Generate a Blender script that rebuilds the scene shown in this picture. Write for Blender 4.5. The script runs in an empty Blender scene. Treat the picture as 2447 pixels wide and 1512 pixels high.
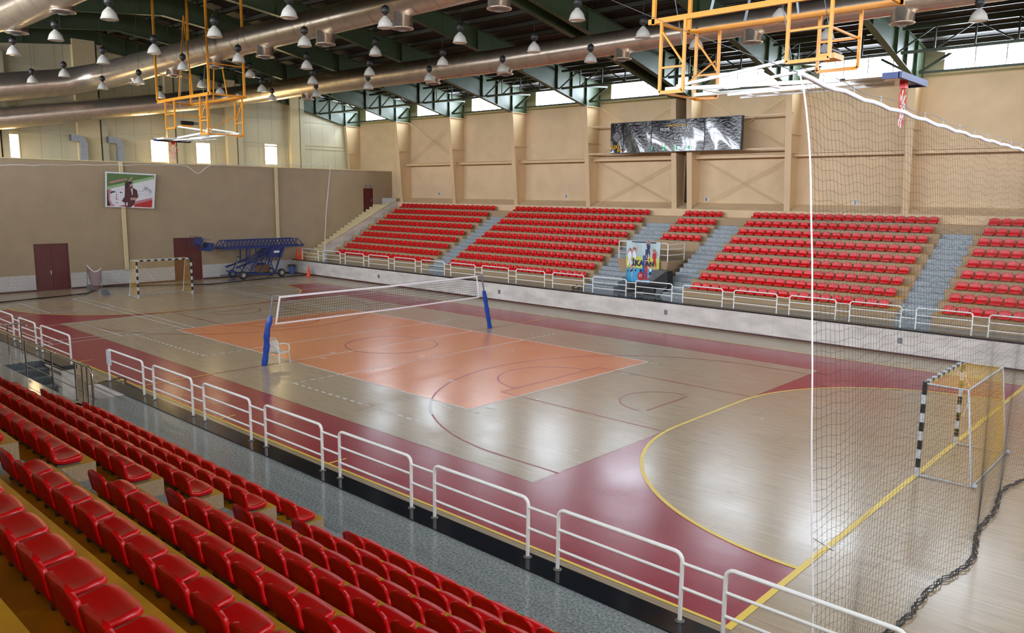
import bpy, math, random
from mathutils import Vector, Matrix
random.seed(7)
SC = bpy.context.scene
COL = SC.collection

# ------------------------------------------------------------------ camera
W, H, F = 2447, 1512, 1891.22
CAM = Vector((24.3293, -19.4112, 5.9373)); YAW, PIT, ROL = 2.3151, -0.1537, 0.0108
fw = Vector((math.cos(PIT)*math.cos(YAW), math.cos(PIT)*math.sin(YAW), math.sin(PIT)))
_r = fw.cross(Vector((0, 0, 1))).normalized(); _u = _r.cross(fw)
cr, sr = math.cos(ROL), math.sin(ROL)
RT = cr*_r + sr*_u; UP = -sr*_r + cr*_u
cd = bpy.data.cameras.new('camera'); cam = bpy.data.objects.new('camera', cd); COL.objects.link(cam)
cam.matrix_world = Matrix(((RT.x, UP.x, -fw.x, CAM.x), (RT.y, UP.y, -fw.y, CAM.y), (RT.z, UP.z, -fw.z, CAM.z), (0, 0, 0, 1)))
cd.sensor_width = 36; cd.lens = F*36/W; cd.clip_start = 0.1; cd.clip_end = 300
SC.camera = cam

def pix(x, y, z):
    d = Vector((x, y, z)) - CAM; k = d.dot(fw)
    return (W/2 + F*d.dot(RT)/k, H/2 - F*d.dot(UP)/k, k)
def at(px, py, x=None, y=None, z=None):
    """the point of the plane x=, y= or z= seen at a pixel of the photograph"""
    d = fw + RT*((px-W/2)/F) - UP*((py-H/2)/F)
    i, v = (0, x) if x is not None else (1, y) if y is not None else (2, z)
    return CAM + d*((v-CAM[i])/d[i])

# ------------------------------------------------------------------ world, light, exposure
SC.view_settings.view_transform = 'Standard'; SC.view_settings.look = 'None'
SC.view_settings.gamma = 1; SC.view_settings.use_curve_mapping = False
SC.view_settings.exposure = 0.48
wd = bpy.data.worlds.new('sky'); SC.world = wd; wd.use_nodes = True
bg = wd.node_tree.nodes['Background']; bg.inputs[0].default_value = (0.75, 0.87, 1, 1); bg.inputs[1].default_value = 1.0
FAR_WIN, NEAR_WIN, END_WIN = 26.0, 42.0, 20.0      # window brightness
RIGHT_FILL = 12.0  # brightness of the unseen panes added in the right end wall
SC.cycles.max_bounces = 8; SC.cycles.diffuse_bounces = 5; SC.cycles.glossy_bounces = 3
SC.cycles.transmission_bounces = 4; SC.cycles.transparent_max_bounces = 24
SC.cycles.sample_clamp_indirect = 6; SC.cycles.caustics_reflective = False; SC.cycles.caustics_refractive = False

# ------------------------------------------------------------------ materials
def lin(c):
    return tuple((v/255/12.92 if v/255 <= .04045 else ((v/255+.055)/1.055)**2.4) for v in c) + (1,)
MATS = {}
def mat(name, rgb, rough=.5, metal=0, noise=0, nscale=(8, 8, 8), bump=0, bscale=(40, 40, 40), spec=.5, coat=0, emit=0, dark=None, detail=3, trans=0):
    m = bpy.data.materials.new(name); m.use_nodes = True; nt = m.node_tree; N = nt.nodes; L = nt.links
    b = N['Principled BSDF']; c = lin(rgb)
    b.inputs['Base Color'].default_value = c; b.inputs['Roughness'].default_value = rough
    b.inputs['Metallic'].default_value = metal; b.inputs['Specular IOR Level'].default_value = spec
    b.inputs['Coat Weight'].default_value = coat
    b.inputs['Transmission Weight'].default_value = trans
    if emit: b.inputs['Emission Color'].default_value = c; b.inputs['Emission Strength'].default_value = emit
    tc = N.new('ShaderNodeTexCoord')
    if noise:
        mp = N.new('ShaderNodeMapping'); mp.inputs['Scale'].default_value = nscale; L.new(tc.outputs['Object'], mp.inputs[0])
        nz = N.new('ShaderNodeTexNoise'); nz.inputs['Scale'].default_value = 1; nz.inputs['Detail'].default_value = detail
        L.new(mp.outputs[0], nz.inputs['Vector'])
        mx = N.new('ShaderNodeMix'); mx.data_type = 'RGBA'
        c2 = lin(dark) if dark else tuple(v*(1-noise) for v in c[:3]) + (1,)
        cl = tuple(min(1, v*(1+noise*.5)) for v in c[:3]) + (1,)
        cr_ = N.new('ShaderNodeMapRange'); cr_.inputs[1].default_value = .3; cr_.inputs[2].default_value = .7
        L.new(nz.outputs['Fac'], cr_.inputs[0]); L.new(cr_.outputs[0], mx.inputs['Factor'])
        mx.inputs[6].default_value = c2; mx.inputs[7].default_value = cl if not dark else c
        L.new(mx.outputs[2], b.inputs['Base Color'])
    if bump:
        mp = N.new('ShaderNodeMapping'); mp.inputs['Scale'].default_value = bscale; L.new(tc.outputs['Object'], mp.inputs[0])
        nz = N.new('ShaderNodeTexNoise'); nz.inputs['Scale'].default_value = 1; nz.inputs['Detail'].default_value = 4
        bp = N.new('ShaderNodeBump'); bp.inputs['Strength'].default_value = bump; bp.inputs['Distance'].default_value = .02
        L.new(mp.outputs[0], nz.inputs['Vector']); L.new(nz.outputs['Fac'], bp.inputs['Height']); L.new(bp.outputs[0], b.inputs['Normal'])
    MATS[name] = m; return m
def grid_lines(m, axis_u, axis_v, su, sv, mortar, rgb, offset=0.0):
    """joints of tiles or panels, drawn on top of a material's colour"""
    nt = m.node_tree; N = nt.nodes; L = nt.links; b = N['Principled BSDF']
    tc = N.new('ShaderNodeTexCoord'); sp = N.new('ShaderNodeSeparateXYZ'); L.new(tc.outputs['Object'], sp.inputs[0])
    cb = N.new('ShaderNodeCombineXYZ'); L.new(sp.outputs[axis_u], cb.inputs[0]); L.new(sp.outputs[axis_v], cb.inputs[1])
    br = N.new('ShaderNodeTexBrick'); L.new(cb.outputs[0], br.inputs['Vector'])
    br.offset = offset; br.inputs['Scale'].default_value = 1; br.inputs['Brick Width'].default_value = su
    br.inputs['Row Height'].default_value = sv; br.inputs['Mortar Size'].default_value = mortar
    br.inputs['Mortar Smooth'].default_value = .1
    mx = N.new('ShaderNodeMix'); mx.data_type = 'RGBA'; L.new(br.outputs['Fac'], mx.inputs['Factor'])
    src = b.inputs['Base Color']
    if src.is_linked: L.new(src.links[0].from_socket, mx.inputs[6])
    else: mx.inputs[6].default_value = src.default_value
    mx.inputs[7].default_value = lin(rgb); L.new(mx.outputs[2], src)
    return m

FR = .2
def floor_mat(name, rgb, amt, rough=FR, tiles=True):
    m = mat(name, rgb, rough, noise=amt, nscale=(1.1, 16, 1), detail=5, bump=.10, bscale=(3, 3, 3), spec=.5)
    if tiles: grid_lines(m, 0, 1, 4.1, 1.5, .006, tuple(int(v*.82) for v in rgb), .35)
    nt = m.node_tree; N = nt.nodes; L = nt.links; b = N['Principled BSDF']      # worn varnish: roughness wanders
    tc = N.new('ShaderNodeTexCoord'); nz = N.new('ShaderNodeTexNoise'); nz.inputs['Scale'].default_value = .55; nz.inputs['Detail'].default_value = 4
    L.new(tc.outputs['Object'], nz.inputs['Vector']); mr = N.new('ShaderNodeMapRange')
    mr.inputs[3].default_value = rough-.05; mr.inputs[4].default_value = rough+.13
    L.new(nz.outputs['Fac'], mr.inputs[0]); L.new(mr.outputs[0], b.inputs['Roughness'])
    return m
floor_mat('wood', (166, 146, 116), .24); floor_mat('maroon', (142, 42, 52), .10); floor_mat('orange', (216, 132, 82), .10)
mat('line_white', (225, 225, 222), .35); mat('line_yellow', (222, 190, 60), .35); mat('line_red', (150, 48, 55), .35)
mat('line_buff', (190, 170, 140), .35)
m = mat('stone', (206, 200, 192), .45, noise=.22, nscale=(1.1, 1.1, 3), detail=6, bump=.05); grid_lines(m, 0, 2, 1.0, 4, .004, (150, 145, 138))
mat('black_granite', (22, 26, 32), .12, noise=.3, nscale=(60, 60, 60))
mat('granite', (140, 148, 146), .13, noise=.6, nscale=(28, 28, 28), detail=8)
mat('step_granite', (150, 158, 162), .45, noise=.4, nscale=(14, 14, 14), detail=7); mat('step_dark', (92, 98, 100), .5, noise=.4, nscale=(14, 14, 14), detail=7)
mat('ochre', (206, 152, 24), .4, noise=.25, nscale=(2, 2, 2), detail=4)
mat('riser', (168, 142, 108), .7, noise=.22, nscale=(30, 30, 30), detail=5)
mat('stucco', (222, 196, 158), .85, noise=.08, nscale=(1, 1, 1), bump=.15, bscale=(30, 30, 30))
mat('sill_cream', (214, 196, 152), .8, noise=.05)
mat('steel_beige', (216, 188, 146), .45)
mat('gap_brown', (70, 58, 52), .8, noise=.1)
m = mat('brick', (168, 148, 118), .8, noise=.08, nscale=(1, 1, 1)); grid_lines(m, 1, 2, .22, .07, .006, (158, 136, 108), .5)
m = mat('tile', (196, 194, 190), .35, noise=.10, nscale=(3, 3, 3)); grid_lines(m, 1, 2, .3, .2, .005, (160, 158, 155), .5)
mat('skirting', (78, 36, 34), .4)
mat('door_red', (92, 28, 28), .4, noise=.05)
m = mat('panel', (204, 196, 164), .5, noise=.05, nscale=(.5, 2, .5)); grid_lines(m, 1, 2, 1.15, 40, .02, (170, 162, 132))
mat('panel_rib', (198, 190, 158), .5)
mat('steel_green', (64, 80, 50), .42, noise=.12, nscale=(2, 2, 2))
mat('truss_green', (62, 74, 54), .45)
m = mat('deck', (44, 36, 30), .7, noise=.15, nscale=(1, 3, 1)); grid_lines(m, 1, 0, .25, 40, .03, (34, 28, 24))
mat('purlin', (78, 76, 62), .45)
mat('duct', (214, 200, 182), .3, metal=.85, noise=.12, nscale=(3, 3, 3), bump=.12, bscale=(1.5, 3, 3))
mat('galvanised', (165, 170, 172), .4, metal=.5, noise=.15, nscale=(4, 4, 4))
mat('alu', (222, 218, 206), .34, metal=.3)
mat('lamp_black', (28, 28, 28), .5)
mat('lens_glass', (210, 210, 205), .2)
mat('white_paint', (232, 234, 228), .32)
mat('orange_paint', (226, 148, 22), .38)
mat('red_plastic', (204, 10, 14), .3, spec=.32, noise=.10, nscale=(5, 5, 5))
mat('bracket_grey', (88, 88, 82), .5)
mat('blue_paint', (14, 46, 112), .4); mat('blue_vinyl', (14, 60, 148), .38, bump=.35, bscale=(6, 6, 6))
mat('rubber', (24, 24, 24), .7); mat('hub_grey', (150, 150, 150), .4, metal=.4)
mat('chrome', (170, 162, 152), .14, metal=1)
mat('cord_black', (34, 32, 32), .8); mat('net_grey', (58, 56, 52), .8); mat('net_yellow', (206, 166, 66), .7)
mat('net_pale', (120, 108, 90), .8)
mat('band_white', (235, 235, 240), .6); mat('steel_grey', (120, 126, 132), .4, metal=.5)
mat('post_black', (24, 26, 26), .4); mat('post_silver', (176, 182, 186), .4)
mat('plastic_white', (214, 214, 206), .4); mat('cone_orange', (240, 84, 34), .5)
mat('bin_blue', (62, 98, 170), .4); mat('bag_black', (16, 16, 20), .35)
mat('board_black', (14, 16, 20), .10, bump=.35, bscale=(5, 1, 9), coat=.35, spec=.35)
mat('board_frame', (22, 24, 28), .3)
mat('print_white', (226, 228, 232), .6); mat('print_green', (84, 118, 62), .6); mat('print_red', (186, 32, 38), .6)
mat('bunch_brown', (128, 92, 92), .8); mat('print_maroon', (84, 28, 38), .6); mat('print_skin', (196, 150, 130), .6); mat('print_dark', (34, 26, 32), .6)
mat('print_pink', (196, 130, 140), .6); mat('print_sky', (176, 196, 200), .35); mat('print_cyan', (70, 158, 200), .35)
mat('print_yellow', (206, 204, 90), .35); mat('print_blue', (30, 84, 176), .35); mat('print_navy', (24, 30, 78), .35)
mat('print_pale_green', (150, 182, 132), .6); mat('glow_green', (60, 230, 130), .5, emit=.9); mat('letter_yellow', (232, 176, 32), .5)
mat('letter_white', (228, 228, 228), .5); mat('box_black', (10, 10, 14), .35); mat('plate_grey', (120, 112, 118), .5)
mat('gate_brown', (96, 78, 66), .4, metal=.3)
mat('pane_far', (226, 240, 255), .4, emit=FAR_WIN); mat('pane_near', (236, 242, 255), .4, emit=NEAR_WIN); mat('pane_end', (255, 226, 170), .4, emit=END_WIN)
mat('fill_pane', (236, 242, 255), .4, emit=RIGHT_FILL); mat('lamp_glow', (255, 236, 190), .4, emit=6)
mat('pad_blue', (26, 48, 100), .5); mat('board_clear', (214, 216, 214), .12, spec=.8); mat('rim_red', (200, 36, 34), .4)
mat('wood_dark', (120, 84, 50), .5)

# ------------------------------------------------------------------ mesh helpers
class MB:
    def __init__(s): s.v = []; s.f = []; s.m = []; s.mats = []; s.sm = []
    def mi(s, m):
        if m not in s.mats: s.mats.append(m)
        return s.mats.index(m)
    def face(s, pts, m, smooth=False):
        n = len(s.v); s.v += [tuple(p) for p in pts]; s.f.append(tuple(range(n, n+len(pts)))); s.m.append(s.mi(m)); s.sm.append(smooth)
    def grid(s, rows, m, smooth=True, close=False):
        n = len(s.v); k = len(rows[0]); mi = s.mi(m)
        for r in rows: s.v += [tuple(p) for p in r]
        for i in range(len(rows)-1):
            for j in range(k if close else k-1):
                a = n+i*k+j; b = n+i*k+(j+1) % k
                s.f.append((a, b, b+k, a+k)); s.m.append(mi); s.sm.append(smooth)
    def box(s, a, b, m, top=None, end=None):
        x0, y0, z0 = a; x1, y1, z1 = b
        n = len(s.v)
        s.v += [(x0, y0, z0), (x1, y0, z0), (x1, y1, z0), (x0, y1, z0), (x0, y0, z1), (x1, y0, z1), (x1, y1, z1), (x0, y1, z1)]
        for k, q in enumerate([(3, 2, 1, 0), (4, 5, 6, 7), (0, 1, 5, 4), (1, 2, 6, 5), (2, 3, 7, 6), (3, 0, 4, 7)]):
            s.f.append(tuple(n+i for i in q)); s.sm.append(False)
            s.m.append(s.mi(top if (k == 1 and top) else m))
    def beam(s, a, b, w, h, m, up=(0, 0, 1)):
        """rectangular bar from a to b"""
        a = Vector(a); b = Vector(b); d = (b-a)
        if d.length < 1e-6: return
        d.normalize(); u = Vector(up)
        if abs(d.dot(u)) > .98: u = Vector((0, 1, 0)) if abs(d.y) < .9 else Vector((1, 0, 0))
        sx = d.cross(u).normalized(); sy = sx.cross(d)
        q = [sx*(i*w/2)+sy*(j*h/2) for i, j in ((-1, -1), (1, -1), (1, 1), (-1, 1))]
        A = [a+t for t in q]; B = [b+t for t in q]
        s.face(A[::-1], m); s.face(B, m)
        for i in range(4): s.face([A[i], A[(i+1) % 4], B[(i+1) % 4], B[i]], m)
    def tube(s, pts, r, m, n=8, caps=True, smooth=True):
        pts = [Vector(p) for p in pts]; rs = r if isinstance(r, (list, tuple)) else [r]*len(pts)
        rows = []; prev = None
        for i, p in enumerate(pts):
            t = (pts[min(i+1, len(pts)-1)]-pts[max(i-1, 0)])
            if t.length < 1e-9: t = Vector((0, 0, 1))
            t.normalize()
            if prev is None:
                a = t.orthogonal().normalized()
            else:
                a = prev - t*prev.dot(t)
                a = a.normalized() if a.length > 1e-6 else t.orthogonal().normalized()
            prev = a; b = t.cross(a)
            rows.append([p+(a*math.cos(2*math.pi*k/n)+b*math.sin(2*math.pi*k/n))*rs[i] for k in range(n)])
        s.grid(rows, m, smooth, True)
        if caps: s.face(rows[0][::-1], m); s.face(rows[-1], m)
    def lathe(s, prof, m, c=(0, 0, 0), n=16, smooth=True):
        rows = [[(c[0]+r*math.cos(2*math.pi*k/n), c[1]+r*math.sin(2*math.pi*k/n), c[2]+z) for k in range(n)] for r, z in prof]
        s.grid(rows, m, smooth, True)
    def prism(s, poly, m, h):
        """poly: 3-D points, h: thickness vector"""
        h = Vector(h); A = [Vector(p) for p in poly]; B = [p+h for p in A]
        s.face(A[::-1], m); s.face(B, m)
        for i in range(len(A)): s.face([A[i], A[(i+1) % len(A)], B[(i+1) % len(A)], B[i]], m)
    def build(s, name, parent=None, loc=None, label=None, cat=None, group=None, kind=None):
        me = bpy.data.meshes.new(name); me.from_pydata(s.v, [], s.f)
        for m in s.mats: me.materials.append(MATS[m])
        me.polygons.foreach_set('material_index', s.m); me.polygons.foreach_set('use_smooth', s.sm); me.update()
        o = bpy.data.objects.new(name, me); COL.objects.link(o)
        if parent is not None: o.parent = parent
        if loc is not None: o.location = loc
        tag(o, label, cat, group, kind); return o
def tag(o, label=None, cat=None, group=None, kind=None):
    for k, v in (('label', label), ('category', cat), ('group', group), ('kind', kind)):
        if v: o[k] = v
    return o
def empty(name, loc=(0, 0, 0), label=None, cat=None, group=None, kind=None, rz=0):
    o = bpy.data.objects.new(name, None); COL.objects.link(o); o.location = loc; o.rotation_euler = (0, 0, rz)
    o.empty_display_size = .1
    return tag(o, label, cat, group, kind)
def kids(o): return KIDS.get(o.name, [])
KIDS = {}
def copy_tree(o, children, loc, rz=None, label=None, group=None):
    r = o.copy(); COL.objects.link(r); r.location = loc
    if rz is not None: r.rotation_euler = (0, 0, rz)
    if label: r['label'] = label
    if group: r['group'] = group
    for ch, sub in children:
        c = ch.copy(); COL.objects.link(c); c.parent = r
        for g in sub:
            d = g.copy(); COL.objects.link(d); d.parent = c
    return r
def text(name, body, loc, size, m, rot, parent=None, bold=0, align='CENTER'):
    cu = bpy.data.curves.new(name, 'FONT'); cu.body = body; cu.size = size; cu.align_x = align; cu.align_y = 'CENTER'
    cu.extrude = .004; cu.offset = bold; cu.materials.append(MATS[m])
    o = bpy.data.objects.new(name, cu); COL.objects.link(o); o.rotation_euler = rot; o.location = loc
    mo = bpy.data.objects.new(name, bpy.data.meshes.new_from_object(o)); COL.objects.link(mo)
    mo.rotation_euler = rot; mo.location = loc
    bpy.data.objects.remove(o)
    if parent is not None: mo.parent = parent
    return mo
ORD = ['', 'first', 'second', 'third', 'fourth', 'fifth', 'sixth', 'seventh', 'eighth', 'ninth', 'tenth', 'eleventh', 'twelfth', 'thirteenth', 'fourteenth',
       'fifteenth', 'sixteenth', 'seventeenth', 'eighteenth', 'nineteenth', 'twentieth', 'twenty-first', 'twenty-second', 'twenty-third', 'twenty-fourth']
R = math.radians
ST = 'structure'

# ------------------------------------------------------------------ key sizes
YW, YS, XE, XP = 12.5, 21.95, -27.2, -31.6          # parapet, side wall, brick end wall, panel end wall
XR = 31.0
FR_Y = [-31.4, -24.85, -18.8, -12.65, -6.45, -.2, .8, 6.55, 12.35, 18.4, 24.5]   # portal frames along x
zr = lambda y: 13.0 + .155*(YS-abs(y))              # roof line
ROWS_F = [(14.23+.75*i, 1.48+.412*i) for i in range(9)]
ROWS_N = [(13.25+.75*i, 1.28+.40*i) for i in range(11)]

# ------------------------------------------------------------------ floor with its painted courts
b = MB()
def rect(x0, x1, y0, y1, z, m): b.face([(x0, y0, z), (x1, y0, z), (x1, y1, z), (x0, y1, z)], m)
rect(-31.5, XR, -21.9, 21.9, 0, 'wood')
XRG, XLG, YN, YF = 19.65, -20.4, -9.8, 10.1         # handball lines
rect(XLG, XRG, YN, YF, .0015, 'maroon')
def dzone(xg, s, r, yc, z, m):                      # goal area
    pts = [(xg, -yc-r, z)]
    for k in range(25): a = math.pi/2*k/24; pts.append((xg-s*r*math.sin(a), -yc-r*math.cos(a), z))
    for k in range(25): a = math.pi/2*(1-k/24); pts.append((xg-s*r*math.sin(a), yc+r*math.cos(a), z))
    if s < 0: pts = pts[::-1]
    b.face(pts, m)
dzone(XRG, 1, 5.65, 1.75, .003, 'wood'); dzone(XLG, -1, 6.15, 1.6, .003, 'wood')
rect(-14.05, 14.0, -7.5, 7.5, .0042, 'wood')
rect(-9, 9, -4.5, 4.5, .0056, 'orange')
ZL = [.0070]
def line(p, q, w=.05, m='line_white'):
    ZL[0] += .00003; p = Vector(p); q = Vector(q); d = (q-p).normalized(); n = Vector((-d.y, d.x))*w/2; e = d*w/2; z = ZL[0]
    b.face([(p.x-e.x-n.x, p.y-e.y-n.y, z), (q.x+e.x-n.x, q.y+e.y-n.y, z), (q.x+e.x+n.x, q.y+e.y+n.y, z), (p.x-e.x+n.x, p.y-e.y+n.y, z)], m)
def arc(cx, cy, r, a0, a1, w=.05, m='line_red', n=40):
    ZL[0] += .00003; z = ZL[0]
    rows = [[(cx+q*math.cos(R(a0+(a1-a0)*k/n)), cy+q*math.sin(R(a0+(a1-a0)*k/n)), z) for k in range(n+1)] for q in (r-w/2, r+w/2)]
    if a1 > a0: rows = rows[::-1]
    b.grid(rows, m, False)
LW = .05
for y in (-4.5, 4.5): line((-9, y), (9, y), LW)
for x in (-9, -3, 0, 3, 9): line((x, -4.5), (x, 4.5), LW)
# handball
for y in (YN, YF): line((XLG, y), (XRG, y), .06, 'line_yellow')
line((XRG, YN), (XRG, YF), .11, 'line_yellow'); line((XLG, YN), (XLG, YF), .06, 'line_yellow')
for xg, s, r, yc, w in ((XRG, 1, 5.65, 1.75, .09), (XLG, -1, 6.15, 1.6, .07)):
    for sy in (1, -1):
        a0, a1 = (180, 90*(2-sy)) if s > 0 else (0, 90*sy)
        arc(xg, sy*yc, r, a0, a1, w, 'line_yellow')
    line((xg-s*r, -yc), (xg-s*r, yc), w, 'line_yellow')
for s, e in ((-1, YN), (1, YF)):
    line((0, 7.5*s), (0, e), .06, 'line_yellow')
    line((0, 4.5*s), (0, 7.5*s), .05, 'line_red')
for x in (5, 10, -5): line((x, YN), (x, YN+.45), .06, 'line_yellow')
# basketball
for s in (1, -1):
    line((8.3*s, -2.45), (8.3*s, 2.45), .05, 'line_red')
    for y in (-2.45, 2.45):
        line((8.3*s, y), (14*s, y), .05, 'line_red')
        line((11.0*s, y), (11.4*s, y), .10, 'line_red')
    if s > 0:
        arc(8.3, 0, 1.8, 90, 270); arc(12.45, 0, 1.25, 90, 270); arc(12.45, 0, 6.72, 95, 265, n=80)
    else:
        arc(-8.3, 0, 1.8, -90, 90); arc(-12.45, 0, 1.25, -90, 90); arc(-12.45, 0, 6.72, -85, 85, n=80)
    line((12.6*s, -1.05), (12.6*s, 1.05), .06, 'line_red')
    for y in (-6.7, 6.7): line((11.9*s, y), (14*s, y), .05, 'line_red')
arc(12.45, 0, 6.725, 222, 236, .07, 'line_white')
arc(0, 0, 1.8, 0, 360, n=60)
# volleyball dashes
for s in (-1, 1):
    for k in range(17): line((s*3.05+s*.36*k, -6.25), (s*3.05+s*(.36*k+.14), -6.25), .06)
    for k in range(6):
        line((s*2.95, -6.3+.33*k), (s*2.95, -6.15+.33*k), .05)
        line((s*2.95, 4.75+.33*k), (s*2.95, 4.9+.33*k), .05)
# badminton courts at the far end
for cy in (-6.75, 6.75):
    for x in (-22.4, -21.65, -17.7, -13.72, -9.75, -9.0): line((x, cy-3.05), (x, cy+3.05), .045, 'line_white' if x != -9.75 else 'line_white')
    for y in (-3.05, -2.59, 2.59, 3.05): line((-22.4, cy+y), (-9.0, cy+y), .045)
    line((-22.4, cy), (-17.7, cy), .045); line((-13.72, cy), (-9.0, cy), .045)
line((XRG+.1, -6.3), (XRG-.35, -6.05), .05)
# tape remnants
for px, py in ((793, 843), (770, 856), (1068, 975), (1172, 976), (1133, 986), (1290, 957), (1562, 870), (1492, 894), (1075, 910)):
    p = at(px, py, z=0); line((p.x-.12, p.y), (p.x+.12, p.y+.06), .06)
b.build('floor', kind=ST)

# ------------------------------------------------------------------ far stand
def stand(name, s, rows, spans, aisles, yfront, ytop, zw):
    """s=+1 far side, -1 near side; spans: (x0,x1,first row,last row)"""
    t = MB()
    def bx(x0, x1, y0, y1, z0, z1, m, top=None):
        t.box((x0, min(s*y0, s*y1), z0), (x1, max(s*y0, s*y1), z1), m, top)
    for x0, x1, i0, i1 in spans:
        for i in range(i0, i1+1):
            y, z = rows[i]; y1 = rows[i][0]+.75 if i < i1 else ytop
            bx(x0, x1, y, y1, .05, z, 'riser', 'ochre')
    for x0, x1, n in aisles:
        zprev = zw
        for i in range(n):
            y, z = rows[i]; zp = zw if i == 0 else rows[i-1][1]; h = (z-zp)/2
            bx(x0, x1, y-.02, y+.37, .05, zp+h, 'step_granite')
            bx(x0, x1, y+.37, y+.75, .05, z, 'step_granite')
            zprev = z
        y = rows[n][0]; bx(x0, x1, y, rows[n][0]+.75 if n < len(rows)-1 else ytop, .05, rows[n][1], 'riser', 'ochre')
        for i in range(n+1, len(rows)):
            bx(x0, x1, rows[i][0], rows[i][0]+.75 if i < len(rows)-1 else ytop, .05, rows[i][1], 'riser', 'ochre')
    return t.build(name, kind=ST)
stand('terrace', 1, ROWS_F, [(-25.2, -13.98, 0, 8), (-12.55, -1.35, 0, 8), (.5, 3.25, 5, 8), (4.62, 14.32, 0, 8), (15.66, XR-.1, 0, 8)],
      [(-13.98, -12.55, 8), (-1.35, .5, 8), (3.25, 4.62, 8), (14.32, 15.66, 8)], 12.5, 20.98, 1.0)
t = MB()                                            # parapet and walkway
t.box((XE+.01, YW, .08), (XR-.1, YW+.25, .96), 'stone')
t.build('parapet_wall', kind=ST)
t = MB(); t.box((XE+.01, YW+.06, 0), (XR-.1, YW+.2, .08), 'skirting'); t.build('baseboard_far', kind=ST)
t = MB(); t.box((XE+.01, YW-.03, .96), (XR-.1, YW+.42, 1.02), 'black_granite'); t.build('trim_1', kind=ST)
t = MB(); t.box((XE+.01, YW+.42, .1), (XR-.1, 14.23, 1.0), 'granite'); t.build('walkway', kind=ST)
for k, (px, py) in enumerate(((905, 660), (1193, 697), (1591, 746), (2151, 814))):     # sockets in the parapet
    p = at(px, py, y=YW)
    t = MB(); t.box((-.09, -.015, -.11), (.09, .01, .11), 'plate_grey'); t.box((-.07, -.02, -.09), (.07, -.012, .09), 'steel_grey')
    t.build('socket_plate', loc=(p.x, YW-.001, p.z), label='small metal socket plate set in the pale far parapet, %s of four from the left' % ORD[k+1], cat='socket')
# top ledge + far wall
t = MB()
t.prism([(XP, 20.98, 4.6), (XP, 20.98, 5.19), (XP, YS, 5.54), (XP, YS, 4.6)], 'stucco', (XR-XP, 0, 0))
t.build('trim_2', kind=ST)
t = MB()
t.box((XP, YS, 0), (-.15, YS+.3, 11.5), 'stucco'); t.box((.75, YS, 0), (XR, YS+.3, 11.5), 'stucco')
t.box((-.15, YS+.06, 0), (.75, YS+.3, 13.1), 'gap_brown')
t.box((XP, YS-.04, 11.5), (XR, YS+.3, 11.78), 'sill_cream')
t.box((XP, YS, 12.95), (XR, YS+.3, 13.1), 'panel_rib')
t.build('wall_far', kind=ST)
t = MB()
t.box((XP, -YS-.3, 0), (XR, -YS, 10.8), 'stucco'); t.box((XP, -YS, 10.4), (XR, -20.5, 10.6), 'stucco'); t.box((XP, -YS-.3, 12.95), (XR, -YS, 13.1), 'panel_rib')  # includes an unseen ledge, added below the windows to shade the near stand
t.build('wall_near', kind=ST)

# clerestory windows between the frames, both long sides
wn = 1
def window(x0, x1, y, s, z0, z1, pane):
    global wn
    w = empty('window_%d' % wn, ((x0+x1)/2, y, z0), kind=ST); wn += 1
    hx, hz = (x1-x0)/2, z1-z0
    t = MB()
    for k in range(5):
        x = -hx+2*hx*k/4; t.box((x-.025, -.03, 0), (x+.025, .03, hz), 'white_paint')
    t.box((-hx, -.03, -.02), (hx, .03, .04), 'white_paint'); t.box((-hx, -.03, hz-.04), (hx, .03, hz), 'white_paint')
    t.build('window_frame', parent=w)
    t = MB(); yy = .06*s
    pts = [(-hx, yy, 0), (hx, yy, 0), (hx, yy, hz), (-hx, yy, hz)]
    t.face(pts if s > 0 else pts[::-1], pane); t.build('pane', parent=w)
WSEG = []
for i in range(len(FR_Y)-1):
    x0, x1 = FR_Y[i]+.22, FR_Y[i+1]-.22
    if x1-x0 < 1.5: continue
    WSEG.append((x0+.65, x1)); window(x0+.65, x1, YS+.1, 1, 11.78, 12.95, 'pane_far')
    window(x0, x1, -YS-.1, -1, 10.8, 12.95, 'pane_near')
WSEG.append((25.4, 30.8)); window(25.4, 30.8, YS+.1, 1, 11.78, 12.95, 'pane_far'); window(24.8, 30.8, -YS-.1, -1, 10.8, 12.95, 'pane_near')

t = MB(); xe = XP
for a_, c_ in WSEG+[(XR, XR)]:
    if a_ > xe and not (xe < 0 < a_ and False): t.box((xe, YS, 11.78), (a_, YS+.25, 12.95), 'panel_rib')
    xe = c_
t.build('wall_far_upper', kind=ST)

# ------------------------------------------------------------------ end walls
t = MB()
for y0, y1 in ((-YS, -4.47), (-2.62, 3.72), (5.6, 19.06), (20.0, YS)): t.box((XE-.25, y0, 0), (XE, y1, 7.6), 'brick')
for y0, y1, z in ((-4.47, -2.62, 2.76), (3.72, 5.6, 2.84), (19.06, 20.0, 6.25)): t.box((XE-.25, y0, z), (XE, y1, 7.6), 'brick')
t.box((XE-.25, 19.06, 0), (XE, 20.0, 4.2), 'brick')
t.build('wall_end', kind=ST)
t = MB(); t.box((XE-.3, -YS, 7.6), (XE+.04, YS, 7.66), 'sill_cream'); t.build('trim_3', kind=ST)
t = MB()
for y0, y1 in ((-YS, -4.5), (-2.59, 3.7), (5.62, YW)): t.box((XE, y0, .1), (XE+.03, y1, .97), 'tile')
t.build('wainscot', kind=ST)
t = MB()
for y0, y1 in ((-YS, -4.5), (-2.59, 3.7), (5.62, YW)): t.box((XE, y0, 0), (XE+.025, y1, .1), 'skirting')
t.build('baseboard_end', kind=ST)
t = MB(); t.box((XP, -YS, 7.3), (XE-.26, YS, 7.5), 'panel_rib'); t.build('upper_floor', kind=ST)
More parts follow.
